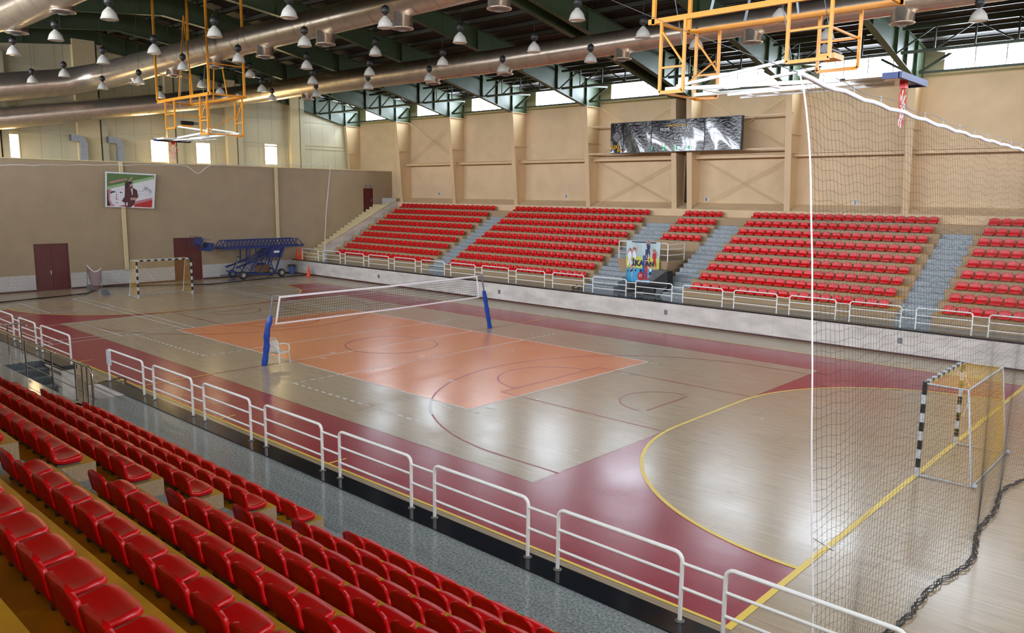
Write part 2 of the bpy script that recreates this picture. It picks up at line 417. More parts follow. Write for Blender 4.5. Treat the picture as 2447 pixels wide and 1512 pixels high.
def door(n, y0, y1, z0, z1, leaves):
    d = empty('door_%d' % n, (XE-.05, (y0+y1)/2, z0), kind=ST); h = z1-z0; w = (y1-y0)/2
    t = MB()
    for a, c in ((-w, -w+.06), (w-.06, w)): t.box((-.08, a, 0), (.04, c, h), 'door_red')
    t.box((-.08, -w, h-.06), (.04, w, h), 'door_red'); t.build('door_frame', parent=d)
    for k in range(leaves):
        a = -w+.06+k*(2*w-.12)/leaves; c = a+(2*w-.12)/leaves
        t = MB(); t.box((-.05, a+.006, .01), (0, c-.006, h-.06), 'door_red')
        t.box((-.002, a+.12, .25), (.006, c-.12, h-.3), 'door_red'); lf = t.build('leaf', parent=d)
        if k == 0:
            t = MB(); hy = c-.08
            t.box((0, hy-.03, .95), (.012, hy+.03, 1.2), 'chrome'); t.beam((.04, hy-.01, 1.1), (.04, hy-.14, 1.1), .02, .02, 'chrome')
            t.beam((.0, hy, 1.1), (.05, hy, 1.1), .02, .02, 'chrome'); t.build('handle', parent=lf)
door(1, -4.47, -2.62, 0, 2.76, 2); door(2, 3.72, 5.6, 0, 2.84, 2); door(3, 19.06, 20.0, 4.2, 6.25, 1)
t = MB(); t.box((0, -.3, -.06), (.03, .3, .06), 'plate_grey')
s_ = t.build('exit_sign', loc=(XE, 19.55, 6.42), label='tiny dull sign above the upper maroon door', cat='sign')
text('lettering', 'EXIT', (.032, 0, 0), .11, 'letter_white', (R(90), 0, R(90)), s_)

# panel wall behind, with windows
t = MB(); WY = [(-4.35, -3.54, 7.75, 9.2), (4.5, 5.5, 7.88, 9.38), (7.72, 8.72, 7.88, 9.38), (13.15, 14.15, 8.0, 9.5)]
def wallseg(y0, y1, z0, z1):
    t.box((XP-.2, y0, z0), (XP, y1, z1), 'panel')
ys = [-YS]+[v for w in WY for v in w[:2]]+[YS]
for i in range(0, len(ys), 2): wallseg(ys[i], ys[i+1], 0, 12.9)
for y0, y1, z0, z1 in WY: wallseg(y0, y1, 0, z0); wallseg(y0, y1, z1, 12.9)
t.prism([(XP-.2, -YS, 12.9), (XP-.2, YS, 12.9), (XP-.2, 0, 16.4)], 'panel', (.2, 0, 0))
for z in (9.35, 9.62, 11.4, 13.4): t.box((XP, -YS+.5, z-.05), (XP+.06, YS-.1, z+.05), 'panel_rib')
t.build('wall_panel', kind=ST)
for y0, y1, z0, z1 in WY:
    w = empty('window_%d' % wn, (XP, (y0+y1)/2, z0), kind=ST); wn += 1; hy = (y1-y0)/2; hz = z1-z0
    t = MB(); t.box((-.02, -hy-.05, -.05), (.05, -hy, hz+.05), 'panel_rib'); t.box((-.02, hy, -.05), (.05, hy+.05, hz+.05), 'panel_rib')
    t.box((-.02, -hy, -.05), (.05, hy, 0), 'panel_rib'); t.box((-.02, -hy, hz), (.05, hy, hz+.05), 'panel_rib')
    t.box((0, hy-.25, .0), (.03, hy-.22, hz), 'panel_rib'); t.build('window_frame', parent=w)
    t = MB(); t.face([(-.03, -hy, 0), (-.03, hy, 0), (-.03, hy, hz), (-.03, -hy, hz)], 'pane_end'); t.build('pane', parent=w)
t = MB(); FILL_W = [(-15, -8), (-4, 4), (8, 15)]  # out-of-view glowing windows, added to brighten the brick end wall
t.box((XR, -YS, 0), (XR+.3, YS, 8.2), 'brick'); t.box((XR, -YS, 11.2), (XR+.3, YS, 13), 'brick')
for a_, c_ in ((-YS, -15), (-8, -4), (4, 8), (15, YS)): t.box((XR, a_, 8.2), (XR+.3, c_, 11.2), 'brick')
t.prism([(XR, -YS, 13), (XR, YS, 13), (XR, 0, 16.4)], 'panel', (.3, 0, 0))
t.build('wall_right', kind=ST)
for a_, c_ in FILL_W:
    w = empty('window_%d' % wn, (XR+.1, (a_+c_)/2, 8.2), kind=ST); wn += 1; hy = (c_-a_)/2  # added light source, numbered on after the real windows
    t = MB()
    for k in range(5): t.box((-.05, -hy+2*hy*k/4-.03, 0), (.0, -hy+2*hy*k/4+.03, 3), 'white_paint')
    t.build('window_frame', parent=w)
    t = MB(); t.face([(.06, -hy, 0), (.06, -hy, 3), (.06, hy, 3), (.06, hy, 0)], 'fill_pane'); t.build('pane', parent=w)
# wind columns on the panel wall
for k, (y, w1, zt, nm) in enumerate(((.45, 1.35, 15.3, 'widest white box column, rising to the roof ridge, on the panel wall'), (10.3, .75, 13.9, 'white wind column right of the hanging left basket frame'),
                                (15.6, .8, 13.3, 'white wind column near the far corner of the panel wall'), (-5.0, .8, 14.2, 'white wind column at the left edge of the picture'),
                                (5.8, .55, 14.7, 'slim white wind column between the two bright middle windows'))):
    o = empty('wall_column', (XP, y, 7.5), nm, 'column')
    t = MB(); t.box((.02, -w1/2, 0), (.4, w1/2, zt-7.5), 'sill_cream'); t.build('casing', parent=o)
    t = MB(); t.box((.02, w1/2, 0), (.2, w1/2+.12, zt-7.6), 'gap_brown'); t.box((.02, w1/2+.12, 0), (.34, w1/2+.5, zt-7.7), 'panel_rib'); t.build('side_channel', parent=o)
# small rectangular ducts dropping on the panel wall
for k, y in enumerate((-.05, 2.2)):
    o = empty('exhaust_duct', (XP, y, 7.5), 'grey sheet metal drop duct, %s of the wide white column' % ('left' if k == 0 else 'right'), 'duct')
    t = MB(); x0 = .45
    rows = []
    for a in range(7):
        th = R(90*a/6); cy, cz = -.35, 1.55
        rows.append([(x0+dx, cy+(.35+dr)*math.sin(th) if True else 0, cz+(.35+dr)*math.cos(th)-.25) for dx, dr in ((0, -.2), (.35, -.2), (.35, .2), (0, .2))])
    rows.append([(x0+dx, cy+.35+dr, .02) for dx, dr in ((0, -.2), (.35, -.2), (.35, .2), (0, .2))])
    rows.insert(0, [(x0+dx, -.75, 1.9+dr-.25) for dx, dr in ((0, -.2), (.35, -.2), (.35, .2), (0, .2))])
    t.grid(rows, 'galvanised', False, True); t.build('sheet_duct', parent=o)
    t = MB(); t.box((x0-.02, -.22, .35), (x0+.37, .22, .39), 'galvanised'); t.build('flange', parent=o)
# down pipes
for y, z0, z1, nm in ((.66, .97, 7.6, 'white down pipe running behind the framed poster on the brick wall'), (11.35, .97, 7.6, 'white down pipe on the brick wall above the blue lift')):
    t = MB(); t.box((.05, -.11, z0), (.15, .11, z1), 'sill_cream'); t.build('down_pipe', loc=(XE, y, 0), label=nm, cat='pipe')

# ------------------------------------------------------------------ ceiling
t = MB()
for s in (1, -1):
    p = [(XP-.2, s*(YS+.4), zr(YS+.4)), (XR+.2, s*(YS+.4), zr(YS+.4)), (XR+.2, 0, zr(0)), (XP-.2, 0, zr(0))]
    t.prism(p if s > 0 else p[::-1], 'deck', (0, 0, .12))
    n = 16
    for k in range(n):
        y = s*(.6+k*(YS-.9)/(n-1)); z = zr(y)
        t.box((XP, y-.035, z-.24), (XR, y+.035, z-.02), 'purlin'); t.box((XP, y-.035, z-.24), (XR, y+.10, z-.225), 'purlin')
t.build('ceiling', kind=ST)

# ------------------------------------------------------------------ steel columns and rafters
BOT = [(20.42, 11.33), (14.5, 12.72), (6.5, 14.25), (0, 15.0)]
def zbot(y):
    y = abs(y)
    for (a, za), (c, zc) in zip(BOT, BOT[1:]):
        if c <= y <= a: return zc+(za-zc)*(y-c)/(a-c)
    return BOT[0][1]
col_mesh = None
def column(x, label):
    o = empty('steel_column', (x, 0, 0), label, 'column')
    t = MB(); z0, z1 = 5.15, 11.33; y0, y1 = 21.0, 20.42
    t.prism([(-.165, y0, z0), (.165, y0, z0), (.165, y1, z1), (-.165, y1, z1)], 'steel_beige', (0, .025, 0)); t.build('front_flange', parent=o)
    t = MB(); t.prism([(-.01, y0+.02, z0), (-.01, YS, z0+.3), (-.01, YS, z1), (-.01, y1+.02, z1)], 'steel_beige', (.02, 0, 0)); t.build('web', parent=o)
    t = MB()
    t.prism([(-.16, y1+.02, z1-.02), (.16, y1+.02, z1-.02), (.16, YS, z1-.02), (-.16, YS, z1-.02)], 'steel_beige', (0, 0, .03)); t.build('cap_plate', parent=o); t = MB()
    t.prism([(-.16, 20.66, 9.1), (.16, 20.66, 9.1), (.16, YS, 9.1), (-.16, YS, 9.1)], 'steel_beige', (0, 0, .02)); t.build('stiffener', parent=o)
names = {-24.85: 'cream tapered column at the far corner beside the upper maroon door', -18.8: 'cream tapered column, second from the far corner', -12.65: 'cream tapered column, third from the far corner',
         -6.45: 'cream tapered column just left of the scoreboard', -.2: 'cream column under the scoreboard, left one of the pair', .8: 'cream column under the scoreboard, right one of the pair',
         6.55: 'cream tapered column just right of the scoreboard', 12.35: 'cream tapered column behind the hanging hoop and net', 18.4: 'cream column beyond the right edge', 24.5: 'cream column far beyond the right edge',
         -31.4: 'cream corner column where the panel wall meets the long wall'}
for x in FR_Y: column(x, names[x])
for k, x in enumerate(FR_Y):
    o = empty('roof_rafter', (x, 0, 0), 'green welded roof frame spanning the hall, %s counted from the far end' % ORD[k+1], 'roof beam')
    top = [(YS, zr(YS)-.26)]; 
    fl = MB(); wb = MB()
    for s in (1, -1):
        B = [(s*y, z) for y, z in BOT]
        fl.beam((0, B[0][0]+s*1.5, B[0][1]-.0), (0, B[0][0], B[0][1]), .3, .025, 'steel_green')
        for p, q in zip(B, B[1:]): fl.beam((0, p[0], p[1]), (0, q[0], q[1]), .3, .025, 'steel_green')
        fl.beam((0, s*YS, zr(YS)-.27), (0, 0, zr(0)-.27), .3, .025, 'steel_green')
        poly = [(0, s*YS, 11.33), (0, s*YS, zr(YS)-.28), (0, 0, zr(0)-.28)] + [(0, y, z) for y, z in B[::-1]]
        wb.prism(poly, 'steel_green', (.014, 0, 0))
        for y in (20.42, 19.0, 17.6, 14.5, 11.0, 6.5, 3.0):
            zt = zr(y)-.28; st_ = MB(); st_.box((-.13, s*y-.012, zbot(y)), (.145, s*y+.012, zt), 'steel_green'); st_.build('stiffener', parent=o)
    fl.build('flange', parent=o); wb.build('web', parent=o)

# longitudinal trusses and eaves struts in each bay
bn = 0
for i in range(len(FR_Y)-1):
    x0, x1 = FR_Y[i], FR_Y[i+1]
    if x1-x0 < 1.5: continue
    bn += 1
    for s, nm in ((1, 'far'), (-1, 'near')):
        o = empty('bay_truss', (x0+.01, s*17.9, 0), 'dark green lattice truss along the %s eaves, %s bay from the far end' % (nm, ORD[bn]), 'truss')
        L_ = x1-x0; zb, zt = 12.1, 13.08
        t = MB(); t.beam((.2, 0, zt), (L_-.2, 0, zt), .12, .12, 'truss_green'); t.build('chord', parent=o); t = MB(); t.beam((.2, 0, zb), (L_-.2, 0, zb), .12, .12, 'truss_green'); t.build('chord', parent=o)
        t = MB(); n = 4
        for k in range(n):
            a = L_*k/n; c = L_*(k+1)/n; u = (a+c)/2
            if k: t.beam((a, 0, zb), (a, 0, zt), .06, .06, 'truss_green')
            if k < n/2: t.beam((a, 0, zb), (c, 0, zt), .06, .06, 'truss_green')
            else: t.beam((a, 0, zt), (c, 0, zb), .06, .06, 'truss_green')
        t.build('lacing', parent=o)
        t = MB(); t.beam((.2, s*2.7, 11.58), (L_-.2, s*2.7, 11.58), .1, .1, 'truss_green')
        t.build('eaves_strut', parent=o); t = MB(); t.beam((.2, s*2.7, 11.6), (1.5, s*2.7, 12.35), .11, .11, 'truss_green'); t.build('knee_brace', parent=o); t = MB(); t.beam((L_-.2, s*2.7, 11.6), (L_-1.5, s*2.7, 12.35), .11, .11, 'truss_green'); t.build('knee_brace', parent=o); t = MB(); t.beam((1.3, s*.2, 12.15), (1.5, s*2.7, 12.35), .08, .08, 'truss_green')
        t.build('knee_tie', parent=o)
    # wall rail
    t = MB(); xa, xb = x0+.02, x1-.02
    t.box((xa, 21.2, 8.17), (xb, 21.6, 8.2), 'steel_beige'); t.box((xa, 21.2, 8.0), (xb, 21.6, 8.03), 'steel_beige'); t.box((xa, 21.38, 8.0), (xb, 21.42, 8.2), 'steel_beige')
    if x0 > -30: t.build('wall_beam', label='horizontal cream beam across the far wall, %s bay from the far end' % ORD[bn], cat='beam')
# X bracing rods on the far wall
def rods(x0, x1, za, zb_, nm, y=21.55):
    o = empty('wind_brace', (x0, y, za), nm, 'brace')
    t = MB(); t.tube([(.25, 0, 0), (x1-x0-.25, 0, zb_-za)], .022, 'steel_beige', 6); t.build('rod', parent=o)
    t = MB(); t.tube([(.25, .05, zb_-za), (x1-x0-.25, .05, 0)], .022, 'steel_beige', 6); t.build('rod', parent=o)
rods(-24.85, -18.8, 8.3, 11.3, 'thin crossed cream rods high on the wall in the far corner bay')
rods(-6.45, -.2, 8.3, 11.3, 'thin crossed cream rods behind the left end of the scoreboard'); rods(-6.45, -.2, 5.3, 7.95, 'thin crossed cream rods below and left of the scoreboard')
rods(.8, 6.55, 8.3, 11.3, 'thin crossed cream rods behind the right end of the scoreboard'); rods(.8, 6.55, 5.3, 7.95, 'thin crossed cream rods below and right of the scoreboard')
for (xa, xb, z, nm) in ((-6.6, -.4, 8.42, 'lower cream carrier rail, left of the scoreboard'), (-6.6, -.4, 10.05, 'upper cream carrier rail, left of the scoreboard'), (1.0, 6.7, 8.42, 'lower cream carrier rail, right of the scoreboard'), (1.0, 6.7, 10.15, 'upper cream carrier rail, right of the scoreboard')):
    t = MB(); t.beam((xa, 20.75, z), (xb, 20.75, z), .06, .09, 'steel_beige'); t.build('carrier_rail', label=nm, cat='rail')
for k, (px, py) in enumerate(((1049, 463), (1353, 469), (1688, 476), (2044, 484))):
    p = at(px, py, y=YS-.02)
    t = MB(); t.box((-.11, 0, -.13), (.11, .02, .13), 'print_white'); t.box((-.06, -.01, -.1), (.06, 0, .1), 'steel_grey')
    t.build('wall_box', loc=p, label='small pale switch box low on the far wall, %s of four from the left' % ORD[k+1], cat='switch box')

# ------------------------------------------------------------------ scoreboard
sb = empty('scoreboard', (-.05, 20.2, 8.38), 'long black electronic scoreboard with HOME and GUEST on the far columns', 'scoreboard')
t = MB(); t.box((-4.23, 0, 0), (4.23, .22, 1.78), 'board_frame'); t.build('casing', parent=sb)
for a, c in ((-4.2, -3.3), (-3.26, -1.35), (-1.31, 2.05), (2.09, 4.2)):
    t = MB(); rows = []; n = 14
    for j in range(9):
        rows.append([(a+(c-a)*k/n, -.03-.008*math.sin(7*k/n+j*.5+a), .04+1.7*j/8) for k in range(n+1)])
    t.grid(rows, 'board_black'); t.build('cover_sheet', parent=sb)
RF = (R(90), 0, 0)
def stext(body, x, z, size, m, bold=.004, rot=RF): return text('lettering', body, (x, -.07, z), size, m, rot, sb, bold)
stext('HOME', -.42, 1.24, .22, 'letter_white'); stext('GUEST', 1.02, 1.3, .22, 'letter_white'); stext('WWW.ASAWVC.COM', .3, 1.44, .12, 'letter_yellow')
for k, n_ in enumerate('1234'): stext(n_, -1.25+.78*k, .2, .3, 'glow_green')
stext('luxJ', -3.85, .4, .42, 'letter_yellow', .006, (R(90), R(-8), 0)); stext('ena', -3.5, .18, .26, 'letter_yellow', .004)
stext('TIME', .32, .72, .12, 'letter_white')
t = MB(); t.prism([(-3.75, -.06, .62), (-3.4, -.06, .95), (-3.72, -.06, 1.3), (-4.05, -.06, .98)], 'plate_grey', (0, -.005, 0)); t.build('emblem', parent=sb)

# ------------------------------------------------------------------ ducts
def duct(name, pts, label, diff, dr=.375):
    o = empty(name, (0, 0, 0), label, 'duct')
    P = [Vector(p[:3]) for p in pts]; rr = [p[3] for p in pts]
    t = MB(); fine = []; fr_ = []
    for i in range(len(P)-1):
        n = max(1, int((P[i+1]-P[i]).length/1.2))
        for k in range(n):
            u = k/n; fine.append(P[i].lerp(P[i+1], u)); fr_.append(rr[i]+(rr[i+1]-rr[i])*u)
    fine.append(P[-1]); fr_.append(rr[-1])
    t.tube(fine, fr_, 'duct', 28)
    for i in range(1, len(fine)-1):
        d = (fine[i+1]-fine[i-1]).normalized(); t.tube([fine[i]-d*.02, fine[i]+d*.02], fr_[i]+.012, 'duct', 28, False)
    t.build('spiral_pipe', parent=o)
    for (x, y, z) in diff:
        t = MB()
        t.lathe([(dr, .75), (dr, .04), (dr+.03, .02), (dr+.03, -.02), (dr-.03, -.02)], 'duct', (0, 0, 0), 24); d_ = t.build('air_diffuser', parent=o, loc=(x, y, z))
        t = MB(); t.lathe([(dr-.03, -.015), (.26, -.05), (.27, -.03), (.14, -.09), (.001, -.12)], 'galvanised', (0, 0, 0), 20); t.build('cone_grille', parent=d_)
dA = [at(px, py, y=0) for px, py in ((1193, 25), (962, 65), (778, 104), (634, 143), (514, 165), (416, 187), (325, 207))]
dA = [(p.x, 0, 11.86) for p in dA]
duct('air_duct', [(24, 0, 12.78, .42), (9, 0, 12.78, .46), (-3, 0, 12.76, .54), (-12, 0, 12.74, .6), (-20, 0, 12.72, .70), (-26.6, 0, 12.68, .76), (-27.9, -.5, 12.55, .78), (-28.3, -1.8, 12.2, .78), (-28.3, -9, 10.85, .8)],
     'middle spiral air duct under the roof ridge', dA)
dB = [at(px, py, y=10) for px, py in ((2155, 62), (1797, 103), (1487, 138), (1207, 172), (1035, 196), (735, 235))]
dB = [(p.x, 10, 11.77) for p in dB]
duct('air_duct', [(24, 10, 12.5, .42), (13, 10, 12.5, .45), (6, 10, 12.5, .47), (-4, 10, 12.45, .56), (-18, 10, 12.6, .63), (-28, 10, 12.62, .64), (-29.2, 9.6, 12.55, .64), (-29.5, 8.4, 12.3, .64), (-29.5, -9, 9.25, .64)],
     'spiral air duct nearest the far wall, crossing above the lattice trusses', dB)
dC = [at(px, py, z=11.83) for px, py in ((150, 28), (40, 78))]
duct('air_duct', [(8, -9.4, 12.5, .5), (-4, -9.4, 12.5, .62), (-10.5, -9.4, 12.5, .66), (-12.5, -9.8, 12.5, .66), (-14.2, -11.5, 12.4, .66), (-16, -16, 12.2, .66)],
     'shiny spiral air duct crossing the top left corner', [(p.x, p.y, 11.83) for p in dC])

# ------------------------------------------------------------------ high bay lamps
lamp_px = [(262, 46), (691, 42), (921, 66), (1379, 48), (1536, 90), (1099, 102), (1276, 124), (2338, 50), (1411, 148), (134, 96), (33, 131), (369, 128), (513, 88), (247, 152), (154, 183),
           (78, 198), (246, 213), (333, 200), (438, 167), (384, 234), (570, 148), (482, 208), (598, 184), (526, 225), (728, 110), (897, 132), (733, 164), (747, 200), (883, 180), (880, 212), (756, 230),
           (1058, 157), (1026, 193), (1201, 172), (626, 219), (651, 240), (1862, 50), (1975, 95), (1663, 115)]
def make_lamp(loc, label, zc):
    o = empty('high_bay_lamp', loc, label, 'ceiling lamp', 'bell lamps hanging under the roof')
    t = MB(); t.lathe([(.25, 0), (.245, .03), (.235, .09), (.21, .17), (.16, .25), (.10, .31), (.055, .36)], 'alu', (0, 0, 0), 24)
    t.lathe([(.235, .02), (.195, .16), (.14, .25), (.05, .33)], 'alu', (0, 0, 0), 24); re = t.build('reflector', parent=o)
    t = MB(); t.lathe([(.262, -.012), (.262, .03), (.24, .03)], 'alu', (0, 0, 0), 24); rim = t.build('rim', parent=o)
    t = MB(); t.lathe([(.238, .004), (.12, -.012), (.001, -.02)], 'lens_glass', (0, 0, 0), 20); le = t.build('lens', parent=o)
    t = MB(); t.lathe([(.03, .35), (.05, .37), (.05, .42), (.11, .44), (.135, .5), (.135, .58), (.11, .65), (.04, .69), (.012, .71)], 'lamp_black', (0, 0, 0), 16); ba = t.build('ballast', parent=o)
    t = MB(); t.tube([(0, 0, .68), (0, 0, 5.3)], .007, 'lamp_black', 5); co = t.build('cord', parent=o)
    return o, [(re, []), (rim, []), (le, []), (ba, []), (co, [])]
lamps = []
for k, (px, py) in enumerate(lamp_px):
    p = at(px, py, z=11.2)
    for dz_ in (0, -.15, .15, -.3, .3, -.45, .45, -.6, .6, -.8, .8):
        p = at(px, py, z=11.2+dz_)
        if all(abs(p.y-yd) > 1.0 for yd in (0, 10)) and not (12 < abs(p.x) < 18.6 and abs(abs(p.y)-.9) < .35): break
    if p.y > 19.5 or p.x < -30.5: p = at(px, py, y=8.0 if px > 1500 else 9.3)
    lamps.append((px, py, p))
lamps.sort(key=lambda q: q[0])
def place_words(px):
    return 'left' if px < 640 else 'middle' if px < 1300 else 'right'
cnt = {}; proto = None
for px, py, p in lamps:
    w = place_words(px); cnt[w] = cnt.get(w, 0)+1
    lab = 'silver bell lamp on a black cord, %s from the left in the %s third' % (ORD[cnt[w]], w)
    if proto is None: proto = make_lamp(p, lab, 0)
    else: copy_tree(proto[0], proto[1], p, label=lab)
    # the cord of every lamp ends at the roof deck
# ------------------------------------------------------------------ stadium seats
def seat_shell(lo=False):
    """local: +y towards the front, z up, origin on the terrace under the seat"""
    prof = [(.160, .045), (.166, .085), (.150, .115), (.09, .108), (.02, .094), (-.05, .088), (-.10, .096), (-.128, .125), (-.142, .17), (-.150, .22), (-.157, .27), (-.162, .305), (-.166, .33)]
    hw = [.165, .180, .192, .204, .207, .205, .200, .200, .205, .208, .206, .192, .155]
    nu = 6 if lo else 18
    def row(i, out):
        y, z = prof[i]; w = hw[i]; r = []
        for k in range(nu+1):
            u = -1+2*k/nu; dish = .014*u*u if 2 < i < 7 else 0
            yy = y + (.018*(1-u*u)*-1 if i >= 7 else -.02*u**4*(1 if i < 3 else 0)); zz = z+dish
            if i >= 11: zz -= .025*abs(u)**4
            if out:
                yy, zz = (yy, zz)
                if i >= 7:
                    th = .034 if abs(u) > .8 or i >= 11 else (.016+.007*(k % 2 if not lo else 0)); yy -= th; zz += .004 if i == 12 else 0
                    if i == 7: zz -= .03
                elif i == 6: yy -= .03; zz -= .05
                elif i == 0: yy -= .02; zz += .004
                elif i == 1: yy -= .02; zz -= .03
                else: zz = .038
                w_ = w-.003
            else: w_ = w
            r.append((u*w_, yy, zz))
        return r
    A = [row(i, False) for i in range(len(prof))]; B = [row(i, True) for i in range(len(prof))]
    ring = [a+b_[::-1] for a, b_ in zip(A, B)]
    t = MB(); t.grid(ring, 'red_plastic', True, True)
    t.face(ring[0], 'red_plastic'); t.face(ring[-1][::-1], 'red_plastic')
    return t
def seat_bracket():
    t = MB(); t.box((-.17, -.12, .018), (.17, .12, .038), 'bracket_grey')
    for x in (-.13, .13):
        t.box((x-.02, -.13, 0), (x+.02, .12, .022), 'bracket_grey')
    return t
seat0 = empty('stadium_seat'); sh = seat_shell().build('shell', parent=seat0); br_ = seat_bracket().build('bracket', parent=seat0)
me = sh.data
seat0['category'] = 'seat'
seats = []      # (x, y, z, rz, label, group)
# near side, right block then left block
def bl(side_lab, row, n, frm): return 'red plastic seat, %s, %s row up, %s from %s' % (side_lab, ORD[row+1], ORD[n], frm)
for i in range(8):
    y, z = ROWS_N[i]; yy = -(y+.10+.172)
    for k in range(34):
        x = 16.32+.478*k
        if x > 30: break
        seats.append((x, yy, z, 0, bl('right foreground block', i, k+1, 'the aisle'), 'red seats of the foreground block', 0) if k < 24 else None)
    for k in range(17):
        x = 14.80-.478*k
        seats.append((x, yy, z, 0, bl('left foreground block', i, k+1, 'its aisle'), 'red seats of the left foreground block', 0))
blocks = [('far block by corner stairs', -24.4, -14.25, 20, 0), ('far block left of banner', -12.35, -1.62, 22, 0), ('small far block above banner', .75, 3.1, 5, 5),
          ('far block right of banner', 4.88, 13.95, 19, 0), ('far right block behind net', 15.95, 25.3, 20, 0)]
for bname, xa, xb, n, i0 in blocks:
    for i in range(i0, 9):
        y, z = ROWS_F[i]
        for k in range(n):
            x = xa+.22+(xb-xa-.44)*k/(n-1)
            seats.append((x, y+.08+.172, z, math.pi, bl(bname, i-i0, k+1, 'left end'), 'red seats of the ' + bname, 1))
vis = []
for s in seats:
    if s is None: continue
    u, v, d = pix(s[0], s[1], s[2]+.2)
    if d < .8: continue
    m_ = 70 if s[6] == 0 else 130
    if -m_ < u < W+m_ and -m_ < v < H+m_: vis.append((d, s))
vis.sort(key=lambda q: q[0])
first = True
ch = [(sh, []), (br_, [])]
for d, s in vis[:300]:
    if first:
        seat0.location = s[:3]; seat0.rotation_euler = (0, 0, s[3]); seat0['label'] = s[4]; seat0['group'] = s[5]; first = False
    else: copy_tree(seat0, ch, s[:3], s[3], s[4], s[5])
lo = seat_shell(True); t = MB(); t.mats = ['red_plastic']
for d, s in vis[300:]:
    n = len(t.v); c_, q_ = math.cos(s[3]), math.sin(s[3])
    t.v += [(s[0]+x*c_-y*q_, s[1]+x*q_+y*c_, s[2]+z) for x, y, z in lo.v]
    t.f += [tuple(n+i for i in f) for f in lo.f]; t.m += [0]*len(lo.f); t.sm += lo.sm
    t.box((s[0]-.2, s[1]-.1, s[2]+.001), (s[0]+.2, s[1]+.1, s[2]+.04), 'bracket_grey')
t.build('stadium_seats', label='the many further red plastic seats on the stand across the court', cat='seats', kind='stuff')
print('SEATS', len(vis))

# ------------------------------------------------------------------ near stand
stand('terrace', -1, ROWS_N, [(6.55, 15.0, 0, 10), (16.0, XR-.1, 0, 10), (XP+4.5, -1.7, 0, 10)], [(15.0, 16.0, 9), (5.6, 6.55, 9), ], 12, 21.9, 1.0)
t = MB(); t.box((4.7, -13.27, .05), (XR-.1, -12.0, 1.0), 'granite'); t.box((XE+.05, -13.27, .05), (-1.75, -12.0, 1.0), 'granite')
t.box((-1.7, -21.9, .05), (5.6, -13.05, 1.0), 'granite')
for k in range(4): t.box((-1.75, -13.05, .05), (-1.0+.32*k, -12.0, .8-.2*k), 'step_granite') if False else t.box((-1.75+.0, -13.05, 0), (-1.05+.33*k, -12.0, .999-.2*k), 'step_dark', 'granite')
t.build('walkway', kind=ST)
t = MB(); t.box((3.05, -12.0, .9), (XR-.1, -11.6, 1.02), 'black_granite'); t.box((XE+.05, -12.0, .9), (.35, -11.6, 1.02), 'black_granite'); t.build('trim_4', kind=ST)
t = MB(); t.box((3.1, -12.0, 0), (XR-.1, -11.65, .9), 'stone'); t.box((XE+.05, -12.0, 0), (.3, -11.65, .9), 'stone')
t.box((3.1, -12.3, 0), (4.72, -12.0, 1.0), 'stone'); t.build('parapet_wall', kind=ST)

# ------------------------------------------------------------------ white guard rails
def rail_panel(x0, x1, link, y, z, label, group, zrel=.84):
    o = empty('guard_rail', (x0, y, z), label, 'railing', group); L_ = x1-x0; r = .026; c = .1
    t = MB(); pts = [(0, 0, 0), (0, 0, zrel-c)]+[(c-c*math.cos(R(a)), 0, zrel-c+c*math.sin(R(a))) for a in (22, 45, 68, 90)]
    pts += [(L_-c+c*math.sin(R(a)), 0, zrel-c+c*math.cos(R(a))) for a in (0, 22, 45, 68, 90)]+[(L_, 0, 0)]
    t.tube(pts, r, 'white_paint', 10); t.build('frame', parent=o)
    for zz in (.28, .56):
        t = MB(); t.tube([(0, 0, zz), (L_, 0, zz)], .02, 'white_paint', 8); t.build('crossbar', parent=o)
    t = MB()
    for xx in (0, L_): t.lathe([(.06, 0), (.06, .008), (.03, .02)], 'bracket_grey', (xx, 0, 0), 10)
    t.build('foot_plate', parent=o)
    if link:
        for zz in (.42, .72):
            t = MB(); t.tube([(L_, 0, zz), (L_+link, 0, zz)], .02, 'white_paint', 8); t.build('link_bar', parent=o)
    return o
far_p = [(-26.05, -24.01), (-23.42, -21.37), (-20.79, -18.71), (-18.15, -16.06), (-15.49, -13.43), (-12.86, -10.76), (-10.2, -8.15), (-7.58, -5.5), (-4.92, -2.87), (-2.3, -.25),
         (.34, 2.36), (2.92, 4.94), (5.52, 7.52), (8.08, 10.05), (10.6, 12.52), (13.08, 15.0), (15.53, 17.42), (17.95, 19.85), (20.4, 22.3)]
for k, (a, c) in enumerate(far_p):
    nx = far_p[k+1][0]-c if k+1 < len(far_p) else 0
    rail_panel(a, c, nx, 12.65, 1.02, 'white tubular rail panel on the far parapet, %s from the far corner' % ORD[k+1], 'white rail panels on the far parapet')
near_p = [(-6.9, -5.1), (-4.45, -2.75), (-2.2, .22), ]
near_p = [(-7.1, -5.2), (-4.55, -2.8), (-2.3, .18)]
nP = [at(px, py, z=1.02).x for px, py in ((0, 785), (60, 811), (72.6, 817), (119.4, 832.5), (134.3, 838), (187.4, 869), (280, 907), (354, 943), (377, 953.7), (466, 993), (492, 1005), (601, 1052), (636, 1067), (771, 1124), (814, 1141), (984, 1213), (1040, 1236), (1265, 1328), (1337, 1357.5), (1631, 1478), (1735, 1519))]
nP = [nP[1]-1.85]+nP[1:]+[22.4]
for k in range(0, len(nP), 2):
    a, c = nP[k], nP[k+1]; nx = nP[k+2]-c if k+2 < len(nP) else 0
    if nx > 1: nx = 0
    where = ('%s one left of the exit gap' % ORD[3-k//2]) if k < 6 else ('%s one right of the exit gap' % ORD[k//2-2])
    rail_panel(a, c, nx, -11.72, 1.02, 'white tubular rail panel on the near edge, ' + where, 'white rail panels on the near edge')
